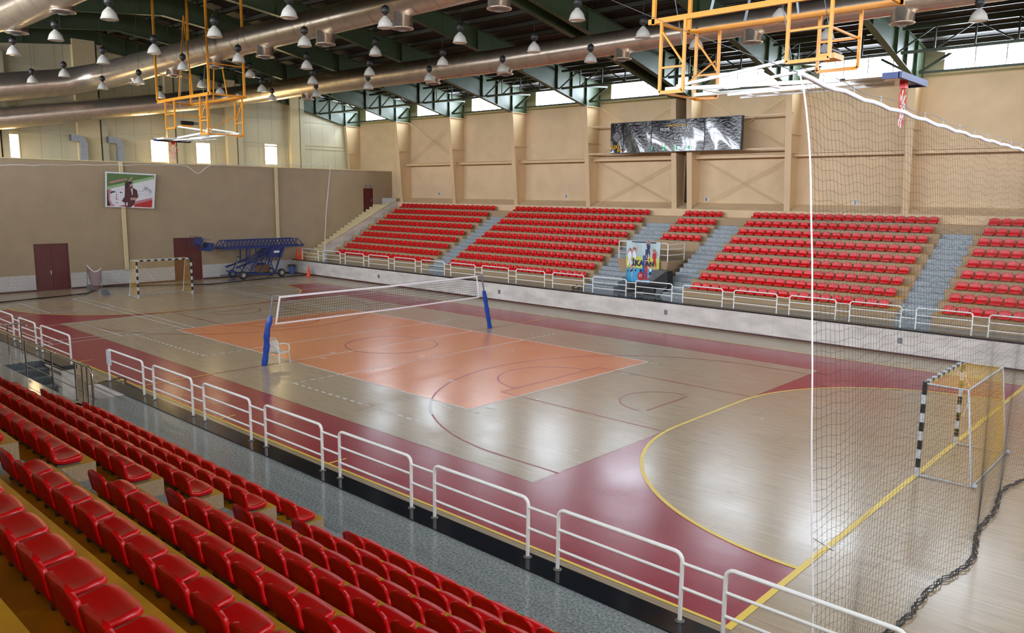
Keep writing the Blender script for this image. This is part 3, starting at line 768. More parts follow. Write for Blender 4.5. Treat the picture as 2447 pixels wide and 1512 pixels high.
# notice on the rail
p0 = nP[6]
nt_ = empty('notice', (p0+.16, -11.76, 1.66), 'small white paper notice with handwriting taped to a near rail', 'notice')
t = MB(); t.box((-.17, -.004, -.18), (.13, 0, .2), 'print_white'); t.build('paper', parent=nt_)
t = MB()
for r_ in range(6):
    z = .15-.055*r_
    for q in range(7): 
        x = -.14+.035*q; t.beam((x, -.006, z+random.uniform(-.01, .01)), (x+.028, -.006, z+random.uniform(-.012, .012)), .002, .008, 'print_navy')
t.build('handwriting', parent=nt_)

# ------------------------------------------------------------------ chrome hand rails round the stairwell
o = empty('hand_rail', (0, 0, 0), 'polished steel handrail guarding the sunken exit stairs', 'railing')
t = MB(); yv = -13.0
t.tube([(-2.2, yv, 1.97), (5.35, yv, 1.95), (5.5, yv, 1.9), (5.55, yv, 1.8), (5.55, yv, 1.0)], .028, 'chrome', 10); t.build('top_rail', parent=o)
for x in (-1.6, .85, 2.9, 4.5, 4.95, 5.25):
    t = MB(); t.tube([(x, yv, 1.0), (x, yv, 1.94)], .02, 'chrome', 8); t.build('post', parent=o)
for z in (1.3, 1.62):
    t = MB(); t.tube([(-2.2, yv, z), (4.95, yv, z)], .01, 'chrome', 6); t.build('wire', parent=o)
o = empty('hand_rail', (-2.0, 0, 0), 'shorter polished steel handrail at the left picture edge', 'railing')
t = MB(); t.tube([(-.5, -12.1, 1.93), (-.5, -13.2, 1.93)], .025, 'chrome', 8); t.tube([(-.5, -12.1, 1.93), (-.1, -12.1, 1.9)], .025, 'chrome', 8); t.build('top_rail', parent=o)
for y in (-12.15, -12.5, -13.1):
    t = MB(); t.tube([(-.5, y, 1.0), (-.5, y, 1.92)], .02, 'chrome', 8); t.build('post', parent=o)
for k, (x0, y0, x1, y1, nm) in enumerate(((3.02, -12.0, 2.75, -11.2, 'open brown slatted gate leaf beside the exit gap, nearer one'), (4.6, -11.55, 3.5, -11.5, 'brown slatted gate leaf folded on the court side of the near parapet'))):
    o = empty('gate', (x0, y0, 0), nm, 'gate'); d = Vector((x1-x0, y1-y0, 0)); L_ = d.length; d.normalize()
    t = MB()
    for a, c in ((0, .05), (L_-.05, L_)): t.beam(d*((a+c)/2)+Vector((0, 0, .08)), d*((a+c)/2)+Vector((0, 0, 1.0)), .04, .04, 'gate_brown')
    t.beam(d*0+Vector((0, 0, 1.0)), d*L_+Vector((0, 0, 1.0)), .04, .04, 'gate_brown'); t.beam(Vector((0, 0, .1)), d*L_+Vector((0, 0, .1)), .04, .04, 'gate_brown'); t.build('frame', parent=o)
    t = MB()
    for q in range(5): t.beam(Vector((0, 0, .25+.16*q)), d*L_+Vector((0, 0, .25+.16*q)), .015, .015, 'gate_brown')
    t.build('slats', parent=o)

# ------------------------------------------------------------------ corner stairs at the far end
t = MB()
for k in range(20):
    y = 13.3+.35*k; z = 1.0+.2*(k+1)
    t.box((XE+.01, y, .1), (-25.5, y+.36, z), 'sill_cream')
t.build('corner_stairs', kind=ST)
t = MB(); Y0, Z0, Y1, Z1 = 14.1, 2.1, 20.3, 5.15
t.prism([(-25.5, Y0, .1), (-25.5, Y0, Z0), (-25.5, Y1, Z1), (-25.5, 20.98, Z1+.05), (-25.5, 20.98, .1)], 'stone', (.22, 0, 0))
t.prism([(-25.54, Y0, Z0), (-25.54, Y0, Z0+.06), (-25.54, Y1, Z1+.06), (-25.54, 20.98, Z1+.11), (-25.54, 20.98, Z1+.05), (-25.54, Y1, Z1)], 'sill_cream', (.3, 0, 0))
t.build('stair_parapet', kind=ST)
t = MB(); t.box((XE+.01, 20.9, .1), (-25.5, 21.0, 5.5), 'tile'); t.build('landing_wall', kind=ST)

# ------------------------------------------------------------------ speaker's platform
pl = empty('speaker_platform', (1.35, 15.5, 1.0), 'raised brown stucco platform with flared base in the far stand', 'platform')
t = MB()
t.prism([(-1.55, 0, 1.6), (1.55, 0, 1.6), (1.55, 0, 1.5), (1.15, .25, 0), (-1.15, .25, 0), (-1.55, 0, 1.5)], 'riser', (0, 2.4, 0)); t.build('base', parent=pl)
t = MB(); t.box((-1.58, -.03, 1.55), (1.58, 2.4, 1.62), 'riser', 'granite'); t.build('deck', parent=pl)
pr_ = empty('guard_rail', (1.35, 15.55, 2.62), 'white tubular rail around the raised platform, behind the volleyball banner', 'railing')
t = MB(); hh = .9
t.tube([(-1.5, 1.6, 0), (-1.5, 1.6, hh-.0), (-1.5, .06, hh), (-1.5, 0, hh-.0), (-1.42, 0, hh), (1.42, 0, hh), (1.5, 0, hh-.06), (1.5, 0, 0)], .026, 'white_paint', 8)
t.tube([(1.5, 0, hh-.06), (1.5, 1.6, hh-.03), (1.5, 1.6, 0)], .024, 'white_paint', 8); t.tube([(-1.5, 0, hh-.02), (-1.5, 0, 0)], .026, 'white_paint', 8); t.build('frame', parent=pr_)
for z in (.3, .6):
    t = MB(); t.tube([(-1.5, 1.6, z), (-1.5, 0, z), (1.5, 0, z), (1.5, 1.6, z)], .018, 'white_paint', 8); t.build('crossbar', parent=pr_)
bx_ = empty('equipment_box', (2.98, 14.1, 1.0), 'black covered box standing below the banner on the far walkway', 'box')
t = MB(); t.prism([(-1.4, 0, 0), (.3, 0, 0), (.75, .1, .5), (.72, .1, 1.25), (.68, .1, 1.28), (-.1, .1, 1.28), (-.3, 0, .55), (-1.4, 0, .55)], 'box_black', (0, .5, 0)); t.build('cover', parent=bx_)
t = MB(); t.box((-.55, -.02, .0), (.1, .02, .42), 'bag_black'); t.build('panel', parent=bx_)
p = at(1385, 692, z=1.0)
t = MB(); t.tube([(p.x-.3, 13.1, 1.1), (p.x-.1, 13.3, 1.28), (p.x+.1, 13.1, 1.08), (p.x+.3, 13.25, 1.3), (p.x+.35, 13.1, 1.05)], .03, 'box_black', 6); t.tube([(p.x-.3, 13.1, 1.05), (p.x+.35, 13.2, 1.05)], .03, 'box_black', 6)
t.build('tripod', label='small folded black tripod lying on the far walkway', cat='tripod')

# volleyball banner hanging on the platform
bn_ = empty('banner', (1.46, 15.4, 3.58), 'tall printed volleyball banner with yellow board lettering hung on the platform rail', 'banner')
BW, BH = 2.04, 2.14
def fold(x, z): return .03*math.sin(7*x+2*z)*(1+z*.2)
t = MB(); n = 16
def bgrid(x0, x1, z0, z1, m, dy=0.0, nn=8, skew=0.0):
    rows = [[(x0+(x1-x0)*i/nn+skew*(z0+(z1-z0)*j/nn), fold(x0+(x1-x0)*i/nn, z0+(z1-z0)*j/nn)-dy, z0+(z1-z0)*j/nn) for i in range(nn+1)] for j in range(nn+1)]
    t.grid(rows, m)
bgrid(-BW/2, BW/2, -BH, 0, 'print_sky', 0, 16); t.build('cloth', parent=bn_)
t = MB(); bgrid(-BW/2, BW/2, -BH, -1.4, 'print_cyan', .006); bgrid(-BW/2, BW/2, -1.4, -.8, 'print_yellow', .007)
bgrid(.02, .15, -1.98, -.72, 'print_blue', .011); bgrid(.17, .32, -1.95, -1.0, 'print_red', .012); bgrid(.1, .5, -1.97, -1.9, 'print_red', .013)
bgrid(.15, .3, -.95, -.4, 'print_navy', .011)
bgrid(-.7, .8, -.08, -.02, 'print_dark', .008)
t.build('background_print', parent=bn_)
def blob(cx, cz, rx, rz, m, dy, rot=0, n=12):
    c_, s_ = math.cos(rot), math.sin(rot)
    t.face([(cx+rx*math.cos(a)*c_-rz*math.sin(a)*s_, fold(cx, cz)-dy, cz+rx*math.cos(a)*s_+rz*math.sin(a)*c_) for a in [2*math.pi*k/n for k in range(n)]], m)
t = MB()                                                       # printed players
def player(x, z, s, top, legs, arm=1, hair='print_dark'):
    blob(x, z+.62*s, .055*s, .07*s, hair, .034); blob(x, z+.6*s, .04*s, .05*s, 'print_skin', .036)
    blob(x, z+.38*s, .11*s, .19*s, top, .03)
    blob(x+.1*arm*s, z+.62*s, .03*s, .2*s, 'print_skin', .028, -.4*arm); blob(x-.09*arm*s, z+.58*s, .03*s, .18*s, 'print_skin', .028, -.5*arm)
    for q in (-1, 1):
        blob(x+.06*q*s, z+.06*s, .045*s, .17*s, legs, .031, .15*q); blob(x+.08*q*s, z-.18*s, .03*s, .14*s, 'print_skin', .03, .1*q); blob(x+.09*q*s, z-.33*s, .04*s, .04*s, 'print_dark', .033)
player(-.78, -1.2, 1.15, 'print_white', 'print_white'); player(-.52, -1.15, 1.15, 'print_white', 'print_white')
player(.32, -.62, .95, 'print_navy', 'print_navy'); player(.72, -1.15, 1.1, 'print_red', 'print_red', -1); player(.5, -1.68, .62, 'print_white', 'print_dark', -1)
blob(-.08, -1.82, .2, .24, 'print_red', .04); blob(-.08, -1.53, .07, .09, 'print_dark', .042)
for q in range(7): blob(-.45+.07*q, -.25-.04*q, .006, .35, 'print_white', .02, .5-.06*q, 6)
t.build('printed_players', parent=bn_)
text('lettering', 'İKA', (-.28, -.045, -1.15), .42, 'print_navy', RF, bn_, .012); text('lettering', 'AN', (.45, -.045, -1.15), .36, 'print_navy', RF, bn_, .012)
text('lettering', '17', (-.08, -.06, -1.8), .2, 'letter_white', RF, bn_, .006)

# ------------------------------------------------------------------ framed poster on the end wall
q0, q1, q2, q3 = (-.31, 7.01), (2.75, 6.93), (2.51, 4.76), (-.43, 4.89)
po = empty('poster', (XE+.22, 0, 0), 'large white framed poster of a figure in a maroon suit raising a hand', 'poster')
def PP(u, v, d=0.0):                                           # u right, v down, 0..1 on the poster
    ya = q0[0]+(q1[0]-q0[0])*u; yb = q3[0]+(q2[0]-q3[0])*u; za = q0[1]+(q1[1]-q0[1])*u; zb_ = q3[1]+(q2[1]-q3[1])*u
    return (d, ya+(yb-ya)*v, za+(zb_-za)*v)
def pf(t, uv, m, d): t.face([PP(u, v, d) for u, v in uv][::-1], m)
t = MB(); t.prism([PP(0, 0), PP(0, 1), PP(1, 1), PP(1, 0)], 'print_white', (-.03, 0, 0)); t.build('board', parent=po)
t = MB()
pf(t, [(.03, .04), (.97, .04), (.97, .08), (.03, .46)], 'print_green', .004)
pf(t, [(.03, .42), (.97, .06), (.97, .14), (.03, .50)], 'print_pale_green', .006)
pf(t, [(.08, .28), (.42, .16), (.42, .2), (.08, .33)], 'print_pink', .007)
pf(t, [(.58, .97), (.58, .88), (.95, .74), (.95, .97)], 'print_red', .005)
pf(t, [(.58, .90), (.58, .82), (.95, .68), (.95, .75)], 'print_pink', .006)
pf(t, [(.25, .97), (.4, .92), (.4, .97)], 'print_red', .005)
t.build('colour_bands', parent=po)
t = MB()
pf(t, [(.03, .50), (.12, .49), (.09, .62), (.09, .78), (.13, .9), (.2, .97), (.05, .97), (.03, .9)], 'print_pink', .005)
pf(t, [(.03, .50), (.05, .52), (.06, .8), (.1, .97), (.03, .97)], 'print_dark', .006)
pf(t, [(.1, .56), (.16, .54), (.22, .57), (.16, .58), (.1, .62)], 'print_dark', .006); pf(t, [(.27, .57), (.3, .55), (.34, .58), (.3, .59)], 'print_dark', .006)
pf(t, [(.21, .6), (.225, .62), (.22, .74), (.26, .78), (.2, .78)], 'print_pink', .006); pf(t, [(.18, .87), (.23, .86), (.26, .87), (.22, .89)], 'print_pink', .006)
t.build('printed_face', parent=po)
t = MB()
pf(t, [(.42, .25), (.5, .22), (.49, .42), (.56, .44), (.62, .48), (.66, .68), (.6, .74), (.58, .9), (.5, .99), (.4, .99), (.38, .86), (.32, .82), (.38, .68), (.38, .5), (.38, .33)], 'print_maroon', .008)
pf(t, [(.38, .3), (.42, .25), (.44, .36), (.42, .44), (.38, .46)], 'print_dark', .009)
pf(t, [(.44, .24), (.47, .18), (.5, .13), (.54, .1), (.51, .17), (.48, .25)], 'print_skin', .009)
pf(t, [(.46, .27), (.52, .26), (.535, .33), (.53, .42), (.49, .43), (.47, .36)], 'print_skin', .010)
pf(t, [(.45, .24), (.53, .25), (.53, .29), (.48, .33), (.465, .4), (.45, .36)], 'print_dark', .011); pf(t, [(.49, .39), (.535, .38), (.53, .43), (.5, .44)], 'print_dark', .011)
pf(t, [(.5, .45), (.53, .45), (.54, .62), (.53, .64)], 'print_white', .010)
pf(t, [(.49, .72), (.58, .7), (.64, .73), (.6, .77), (.5, .78)], 'print_skin', .010); pf(t, [(.41, .86), (.44, .84), (.44, .94), (.42, .96)], 'print_white', .010)
t.build('printed_figure', parent=po)
def strokes(t, segs, w, m, d):
    for s_ in segs:
        for a, c in zip(s_, s_[1:]): t.beam(PP(*a, d), PP(*c, d), .004, w, m, (1, 0, 0))
t = MB()
strokes(t, [[(.65, .5), (.68, .52), (.72, .52), (.76, .48), (.78, .42), (.77, .38)], [(.77, .42), (.8, .4), (.82, .44), (.8, .48)], [(.82, .36), (.83, .44), (.86, .44), (.88, .48), (.85, .5), (.88, .54)],
            [(.88, .44), (.9, .48), (.92, .52), (.89, .57)], [(.79, .33), (.80, .33)], [(.82, .31), (.835, .31)], [(.78, .36), (.79, .36)], [(.73, .45), (.735, .45)]], .03, 'print_dark', .012)
strokes(t, [[(.67, .585), (.92, .60)], [(.66, .615), (.92, .63)]], .012, 'plate_grey', .012)
t.build('calligraphy', parent=po)

# ------------------------------------------------------------------ nets
def wires(t, P, nu, nv, r, m, nseg_u=1, nseg_v=1, vert=True, horz=True):
    """P(u,v) surface; thin triangular cords"""
    def cord(pts):
        n = len(t.v); mi = t.mi(m)
        for i, p in enumerate(pts):
            p = Vector(p); d = (Vector(pts[min(i+1, len(pts)-1)])-Vector(pts[max(0, i-1)])).normalized(); a = d.orthogonal().normalized(); c_ = d.cross(a)
            for k in range(3):
                an = 2.0944*k; q = p+(a*math.cos(an)+c_*math.sin(an))*r; t.v.append(tuple(q))
        for i in range(len(pts)-1):
            for k in range(3):
                a_ = n+3*i+k; b_ = n+3*i+(k+1) % 3; t.f.append((a_, b_, b_+3, a_+3)); t.m.append(mi); t.sm.append(False)
    if vert:
        for i in range(nu+1): cord([P(i/nu, j/nseg_v) for j in range(nseg_v+1)])
    if horz:
        for j in range(nv+1): cord([P(i/nseg_u, j/nv) for i in range(nseg_u+1)])
def fence_net(name, label, ya, yb, fx, ztop, nu, nv, m, r, xb0=None):
    pass
# right hand protective net, hanging between camera and goal
EY = -11.5
edge = [at(px, py, y=EY) for px, py in ((1912, 175), (1919, 205), (1925, 240), (1932, 330), (1937, 420), (1940, 600), (1941, 885), (1941, 1200), (1941, 1500))]
rope_px = [(1912, 175), (1943, 193), (1992, 211), (2035, 226), (2074, 241), (2110, 254), (2146, 265), (2176, 275), (2205, 286), (2232, 295), (2258, 304), (2302, 318), (2342, 330), (2388, 343), (2447, 359)]
def edge_x(z):
    for a, c in zip(edge, edge[1:]):
        if c.z <= z <= a.z: return c.x+(a.x-c.x)*(z-c.z)/(a.z-c.z)
    return edge[-1].x if z < edge[-1].z else edge[0].x
rope = []
for px, py in rope_px:
    k = (px-1912)/535; rope.append(at(px, py, x=edge[0].x+.25*k))
YR1 = 12.2
def top_at(y):
    for a, c in zip(rope, rope[1:]):
        if a.y <= y <= c.y: k = (y-a.y)/(c.y-a.y); return a.lerp(c, k)
    if y <= rope[0].y: return rope[0]
    k = (y-rope[-1].y)/(YR1-rope[-1].y); return rope[-1].lerp(Vector((21.5, YR1, rope[-1].z+.1)), k)
print('rope', rope[0], rope[-1], 'edge', edge[0], edge[-1])
def foot_x(y): return 21.42+.12*math.sin(y*.9)+.06*math.sin(y*2.3+1)
def RN(u, v):
    y = EY+(YR1-EY)*u; T = top_at(y)
    z = T.z*(1-v)
    xm = edge_x(z) if u < .001 else None
    k = min(1, u*25)
    xe = edge_x(z); xs = T.x+(foot_x(y)-T.x)*v + .25*math.sin(v*math.pi)*.5
    x = xe*(1-k)+xs*k
    wob = .022*math.sin(y*9+v*40)+.03*math.sin(y*2.1+v*17)
    return (x+.004*math.sin(y*5+v*11), y, max(.02, z+wob*(0 if v in (0, 1) else 1)))
pn = empty('protective_net', (0, 0, 0), 'dark knotted ball stop net hanging in front of the right goal', 'net')
t = MB(); wires(t, RN, 222, 66, .0018, 'net_grey', 150, 22); t.build('mesh_cords', parent=pn)
t = MB(); pts = [top_at(EY+(YR1-EY)*k/90) for k in range(91)]
t.tube([p+Vector((0, 0, .012*math.sin(i*1.9))) for i, p in enumerate(pts)], .028, 'band_white', 6); t.build('top_band', parent=pn)
t = MB(); t.tube([RN(0, k/40) for k in range(41)], .009, 'band_white', 6); t.build('edge_rope', parent=pn)
t = MB()
for q in range(4):
    t.tube([(foot_x(EY+(YR1-EY)*k/160)+.05*math.sin(k*1.7+q), EY+(YR1-EY)*k/160, .025+.03*abs(math.sin(k*.9+q*2))) for k in range(161)], .009, 'net_grey', 4)
t.build('gathered_hem', parent=pn)
t = MB(); t.tube([p+Vector((0, 0, .06+.05*math.sin(i*.5)**2)) for i, p in enumerate(pts)], .004, 'steel_grey', 4)
for i in range(2, 90, 3): t.beam(pts[i]+Vector((0, 0, -.02)), pts[i]+Vector((0, 0, .11)), .008, .008, 'steel_grey')
t.build('cable', parent=pn)
t = MB(); a = at(1450, 0, y=-6)
t.tube([rope[0], at(1640, 75, y=-8.5), at(1450, -5, y=-6)], .006, 'steel_grey', 4); t.build('support_cable', parent=pn)
# left hand protective net
def LT(y): return 7.12+.035*(y+6.5) + .05*abs(math.sin(y*1.9)) - (0.55*math.exp(-((y-4.3)/.5)**2))
def LN(u, v):
    y = -12+26.2*u; z = LT(y)*(1-v)
    return (-24.5+.04*math.sin(y*1.3)+.25*v*math.sin(y*.7)*.4, y+.0, max(.02, z))
pn2 = empty('protective_net', (0, 0, 0), 'pale knotted ball stop net hanging before the brick end wall', 'net')
t = MB(); wires(t, LN, 218, 60, .003, 'net_pale', 110, 1); t.build('mesh_cords', parent=pn2)
t = MB(); t.tube([(-24.5, -12+26.2*k/260, LT(-12+26.2*k/260)) for k in range(261)], .017, 'band_white', 5); t.build('top_band', parent=pn2)
t = MB(); t.tube([(-24.5, 14.2, LT(14.2)), (-24.45, 13.7, 4.5), (-24.4, 13.5, 2.6), (-24.4, 13.45, 1.05)], .018, 'band_white', 6); t.build('edge_rope', parent=pn2)
hem = [at(px, py, z=.03) for px, py in ((-60, 727), (0, 723), (100, 713), (205, 702), (225, 694), (240, 686), (330, 683), (440, 680), (500, 680), (620, 667), (700, 660), (775, 654))]
t = MB()
for q in range(3): t.tube([(p.x+.06*math.sin(i*2+q), p.y, .03+.02*((i+q) % 3)) for i, p in enumerate(hem)], .022, 'cord_black', 5)
t.build('gathered_hem', parent=pn2)

# volleyball net with posts
vn = empty('volleyball_net', (0, 0, 0), 'white edged black volleyball net stretched across the orange court', 'net')
def VP(u, v): 
    y0, y1 = -4.87, 4.71; y = y0+(y1-y0)*u; zt = 2.36+(2.42-2.36)*u-.03*math.sin(math.pi*u); return (0, y-(.19*(1-u)-.13*u)*v, zt-.97*v)
t = MB(); wires(t, VP, 96, 10, .005, 'cord_black', 1, 1); t.build('mesh_cords', parent=vn)
t = MB(); t.prism([VP(0, 0), VP(.5, 0), VP(1, 0), VP(1, .075), VP(.5, .075), VP(0, .075)], 'band_white', (.012, 0, 0)); t.build('top_band', parent=vn)
t = MB(); t.prism([VP(0, .96), VP(.5, .96), VP(1, .96), VP(1, 1.01), VP(.5, 1.01), VP(0, 1.01)], 'band_white', (.012, 0, 0)); t.build('bottom_band', parent=vn)
t = MB()
for u in (0, 1): t.beam(VP(u, 0), VP(u, 1), .03, .05, 'band_white')
t.build('side_band', parent=vn)
t = MB()
for u in (0.03, .25, .5, .75, .97): t.beam(VP(u, .02), VP(u, .06), .02, .05, 'cord_black')
t.build('strap_mark', parent=vn)
t = MB()
for v, u, s in ((0, 0, -1), (1, 0, -1), (0, 1, 1), (1, 1, 1)):
    p = Vector(VP(u, v)); zt = p.z+.03; yy = s*(5.55-.16*zt); t.tube([p, (0, yy, zt)], .006, 'band_white', 4)
t.build('tension_cord', parent=vn)
for s, nm in ((-1, 'near'), (1, 'far')):
    zt = 2.42; yb, yt = 5.56*s, (5.14 if s < 0 else 5.0)*s
    vp = empty('volleyball_post', (0, yb, 0), 'leaning steel volleyball post with blue padding, %s side of the court' % nm, 'post', 'volleyball posts')
    f_ = lambda z: (0, (yt-yb)*z/zt, z)
    t = MB(); t.tube([f_(0), f_(zt)], .035, 'steel_grey', 10); t.build('pole', parent=vp)
    t = MB(); t.tube([(0, (yt-yb)*.68+.0, zt), (0, (yt-yb)*.95, zt+.02)], .03, 'steel_grey', 8); t.build('head', parent=vp)
    t = MB(); rows = []
    for k in range(13):
        z = .01+1.70*k/12; c_ = Vector(f_(z)); w = .095*(1+.12*math.sin(k*2.1+s))*(.72 if k == 12 else 1)
        if s < 0: c_.y -= .05*math.sin(math.pi*min(1, max(0, (z-.7)/.9)))
        rows.append([(c_.x+w*(1 if abs(a) < 1.2 else 1)*math.cos(a), c_.y+w*math.sin(a)*1.1, z) for a in [2*math.pi*q/12 for q in range(12)]])
    t.grid(rows, 'blue_vinyl', True, True); t.face(rows[-1], 'blue_vinyl'); t.build('padding', parent=vp)
# plastic chair
c0 = empty('plastic_chair', (.02, -4.98, 0), 'white plastic garden armchair beside the near volleyball post', 'chair', rz=R(-75))
t = MB(); rows = [[(x, y, .42-.02*math.cos(y*6)+.01*x*x*20) for x in (-.22, -.11, 0, .11, .22)] for y in (-.22, -.1, 0, .12, .23)]
t.grid(rows, 'plastic_white'); t.grid([[(p[0], p[1], p[2]-.025) for p in r] for r in rows][::-1], 'plastic_white'); t.box((-.225, .2, .385), (.225, .235, .425), 'plastic_white'); t.build('seat', parent=c0)
t = MB()
for k in range(5):
    x = -.2+.1*k; t.beam((x*.9, -.22, .42), (x, -.32-.0*k, .80-.03*abs(k-2)), .06, .015, 'plastic_white', (0, 1, 0))
t.tube([(-.23, -.22, .45), (-.24, -.3, .7), (-.15, -.34, .83), (0, -.35, .86), (.15, -.34, .83), (.24, -.3, .7), (.23, -.22, .45)], .02, 'plastic_white', 6); t.build('backrest', parent=c0)
for s in (-1, 1):
    t = MB(); t.tube([(s*.24, -.27, .63), (s*.28, -.05, .655), (s*.28, .15, .65), (s*.26, .22, .62), (s*.25, .22, .42)], .018, 'plastic_white', 6); t.build('armrest', parent=c0)
    for y, y2 in ((.2, .26), (-.2, -.28)):
        t = MB(); t.tube([(s*.22, y, .42), (s*.26, y2, 0)], [.026, .018], 'plastic_white', 6); t.build('leg', parent=c0)

# ------------------------------------------------------------------ handball goals
def goal(loc, rz, label, depth_top, depth_bot, h=2.05, w=3.08):
    g = empty('handball_goal', loc, label, 'goal', 'handball goals', rz=rz)   # local: mouth in plane x=0, net towards -x
    hw = w/2
    def striped(a, b_, n):
        a = Vector(a); b_ = Vector(b_); t = MB()
        for k in range(n): t.beam(a.lerp(b_, k/n), a.lerp(b_, (k+1)/n), .08, .08, 'post_silver' if k % 2 == 0 else 'post_black')
        return t
    for s in (-1, 1): striped((0, s*hw, 0), (0, s*hw, h-.04), 10).build('goal_post', parent=g)
    striped((0, -hw-.04, h), (0, hw+.04, h), 16).build('crossbar', parent=g)
    for s in (-1, 1):
        t = MB(); t.tube([(0, s*hw, h), (-depth_top, s*hw, h), (-depth_bot, s*hw, .03), (0, s*hw, .03)], .024, 'post_silver', 8); t.build('side_stay', parent=g)
    t = MB(); t.tube([(-depth_top, -hw, h), (-depth_top, hw, h)], .02, 'post_silver', 8); t.build('back_bar', parent=g)
    t = MB(); t.tube([(-depth_bot, -hw, .03), (-depth_bot, hw, .03)], .018, 'post_silver', 8)
    for s in (-1, 1): t.tube([(-depth_bot-.02, s*hw, .06), (-depth_bot-.1, s*hw, .06)], .05, 'post_silver', 8)
    t.build('ground_bar', parent=g)
    t = MB()
    bow = lambda u, v: .10*math.sin(math.pi*u)*math.sin(math.pi*v)
    wires(t, lambda u, v: (-depth_top-(depth_bot-depth_top)*v-bow(u, v), -hw+2*hw*u, h-(h-.04)*v), 44, 30, .0032, 'net_yellow', 6, 6)
    wires(t, lambda u, v: (-depth_top*v, -hw+2*hw*u, h+.01-.04*math.sin(math.pi*v)*math.sin(math.pi*u)), 44, 12, .0032, 'net_yellow', 6, 4)
    for s in (-1, 1): wires(t, lambda u, v: (-(depth_top+(depth_bot-depth_top)*v)*u, s*(hw-.02), h-(h-.04)*v), 14, 26, .0032, 'net_yellow', 1, 1)
    t.build('goal_net', parent=g)
    t = MB(); t.tube([(-.02, -hw+.1, h-.15), (-.3, -hw+.5, h-.5), (-.35, -hw+.8, h-.8), (-.3, -hw+.95, h-1.1)], .006, 'band_white', 4); t.build('loose_cord', parent=g)
goal((19.68, .17, 0), math.pi, 'handball goal with yellow net and black and silver bars, inside the right net', .82, 1.05)
goal((-20.4, .1, 0), 0, 'handball goal with yellow net at the far left end before the maroon door', .75, 1.2)

# badminton stand against the end wall
bs = empty('badminton_stand', (0, 0, 0), 'pair of thin grey posts with a bunched badminton net by the end wall', 'net stand')
pa = at(209, 692, z=0); pb = at(244, 704, z=0)
ta = at(208, 634, x=pa.x); tb = at(242, 641, x=pb.x)
for p, q in ((pa, ta), (pb, tb)):
    t = MB(); t.tube([p, q], .025, 'steel_grey', 8); t.build('pole', parent=bs)
    t = MB(); t.prism([(p.x-.05, p.y-.02, 0), (p.x+.5, p.y-.02, 0), (p.x+.35, p.y-.02, .12), (p.x, p.y-.02, .3)], 'steel_grey', (0, .3, 0)); t.build('weight_base', parent=bs)
t = MB()
def BN(u, v):
    p = ta.lerp(tb, u); return (p.x, p.y, p.z-.35*math.sin(math.pi*u)*.8-v*(.35+.9*math.sin(math.pi*u)**.7))
wires(t, BN, 34, 16, .006, 'bunch_brown', 12, 3); t.build('bunched_net', parent=bs)
t = MB(); t.tube([BN(k/12, 0) for k in range(13)], .03, 'band_white', 5); t.build('top_band', parent=bs)

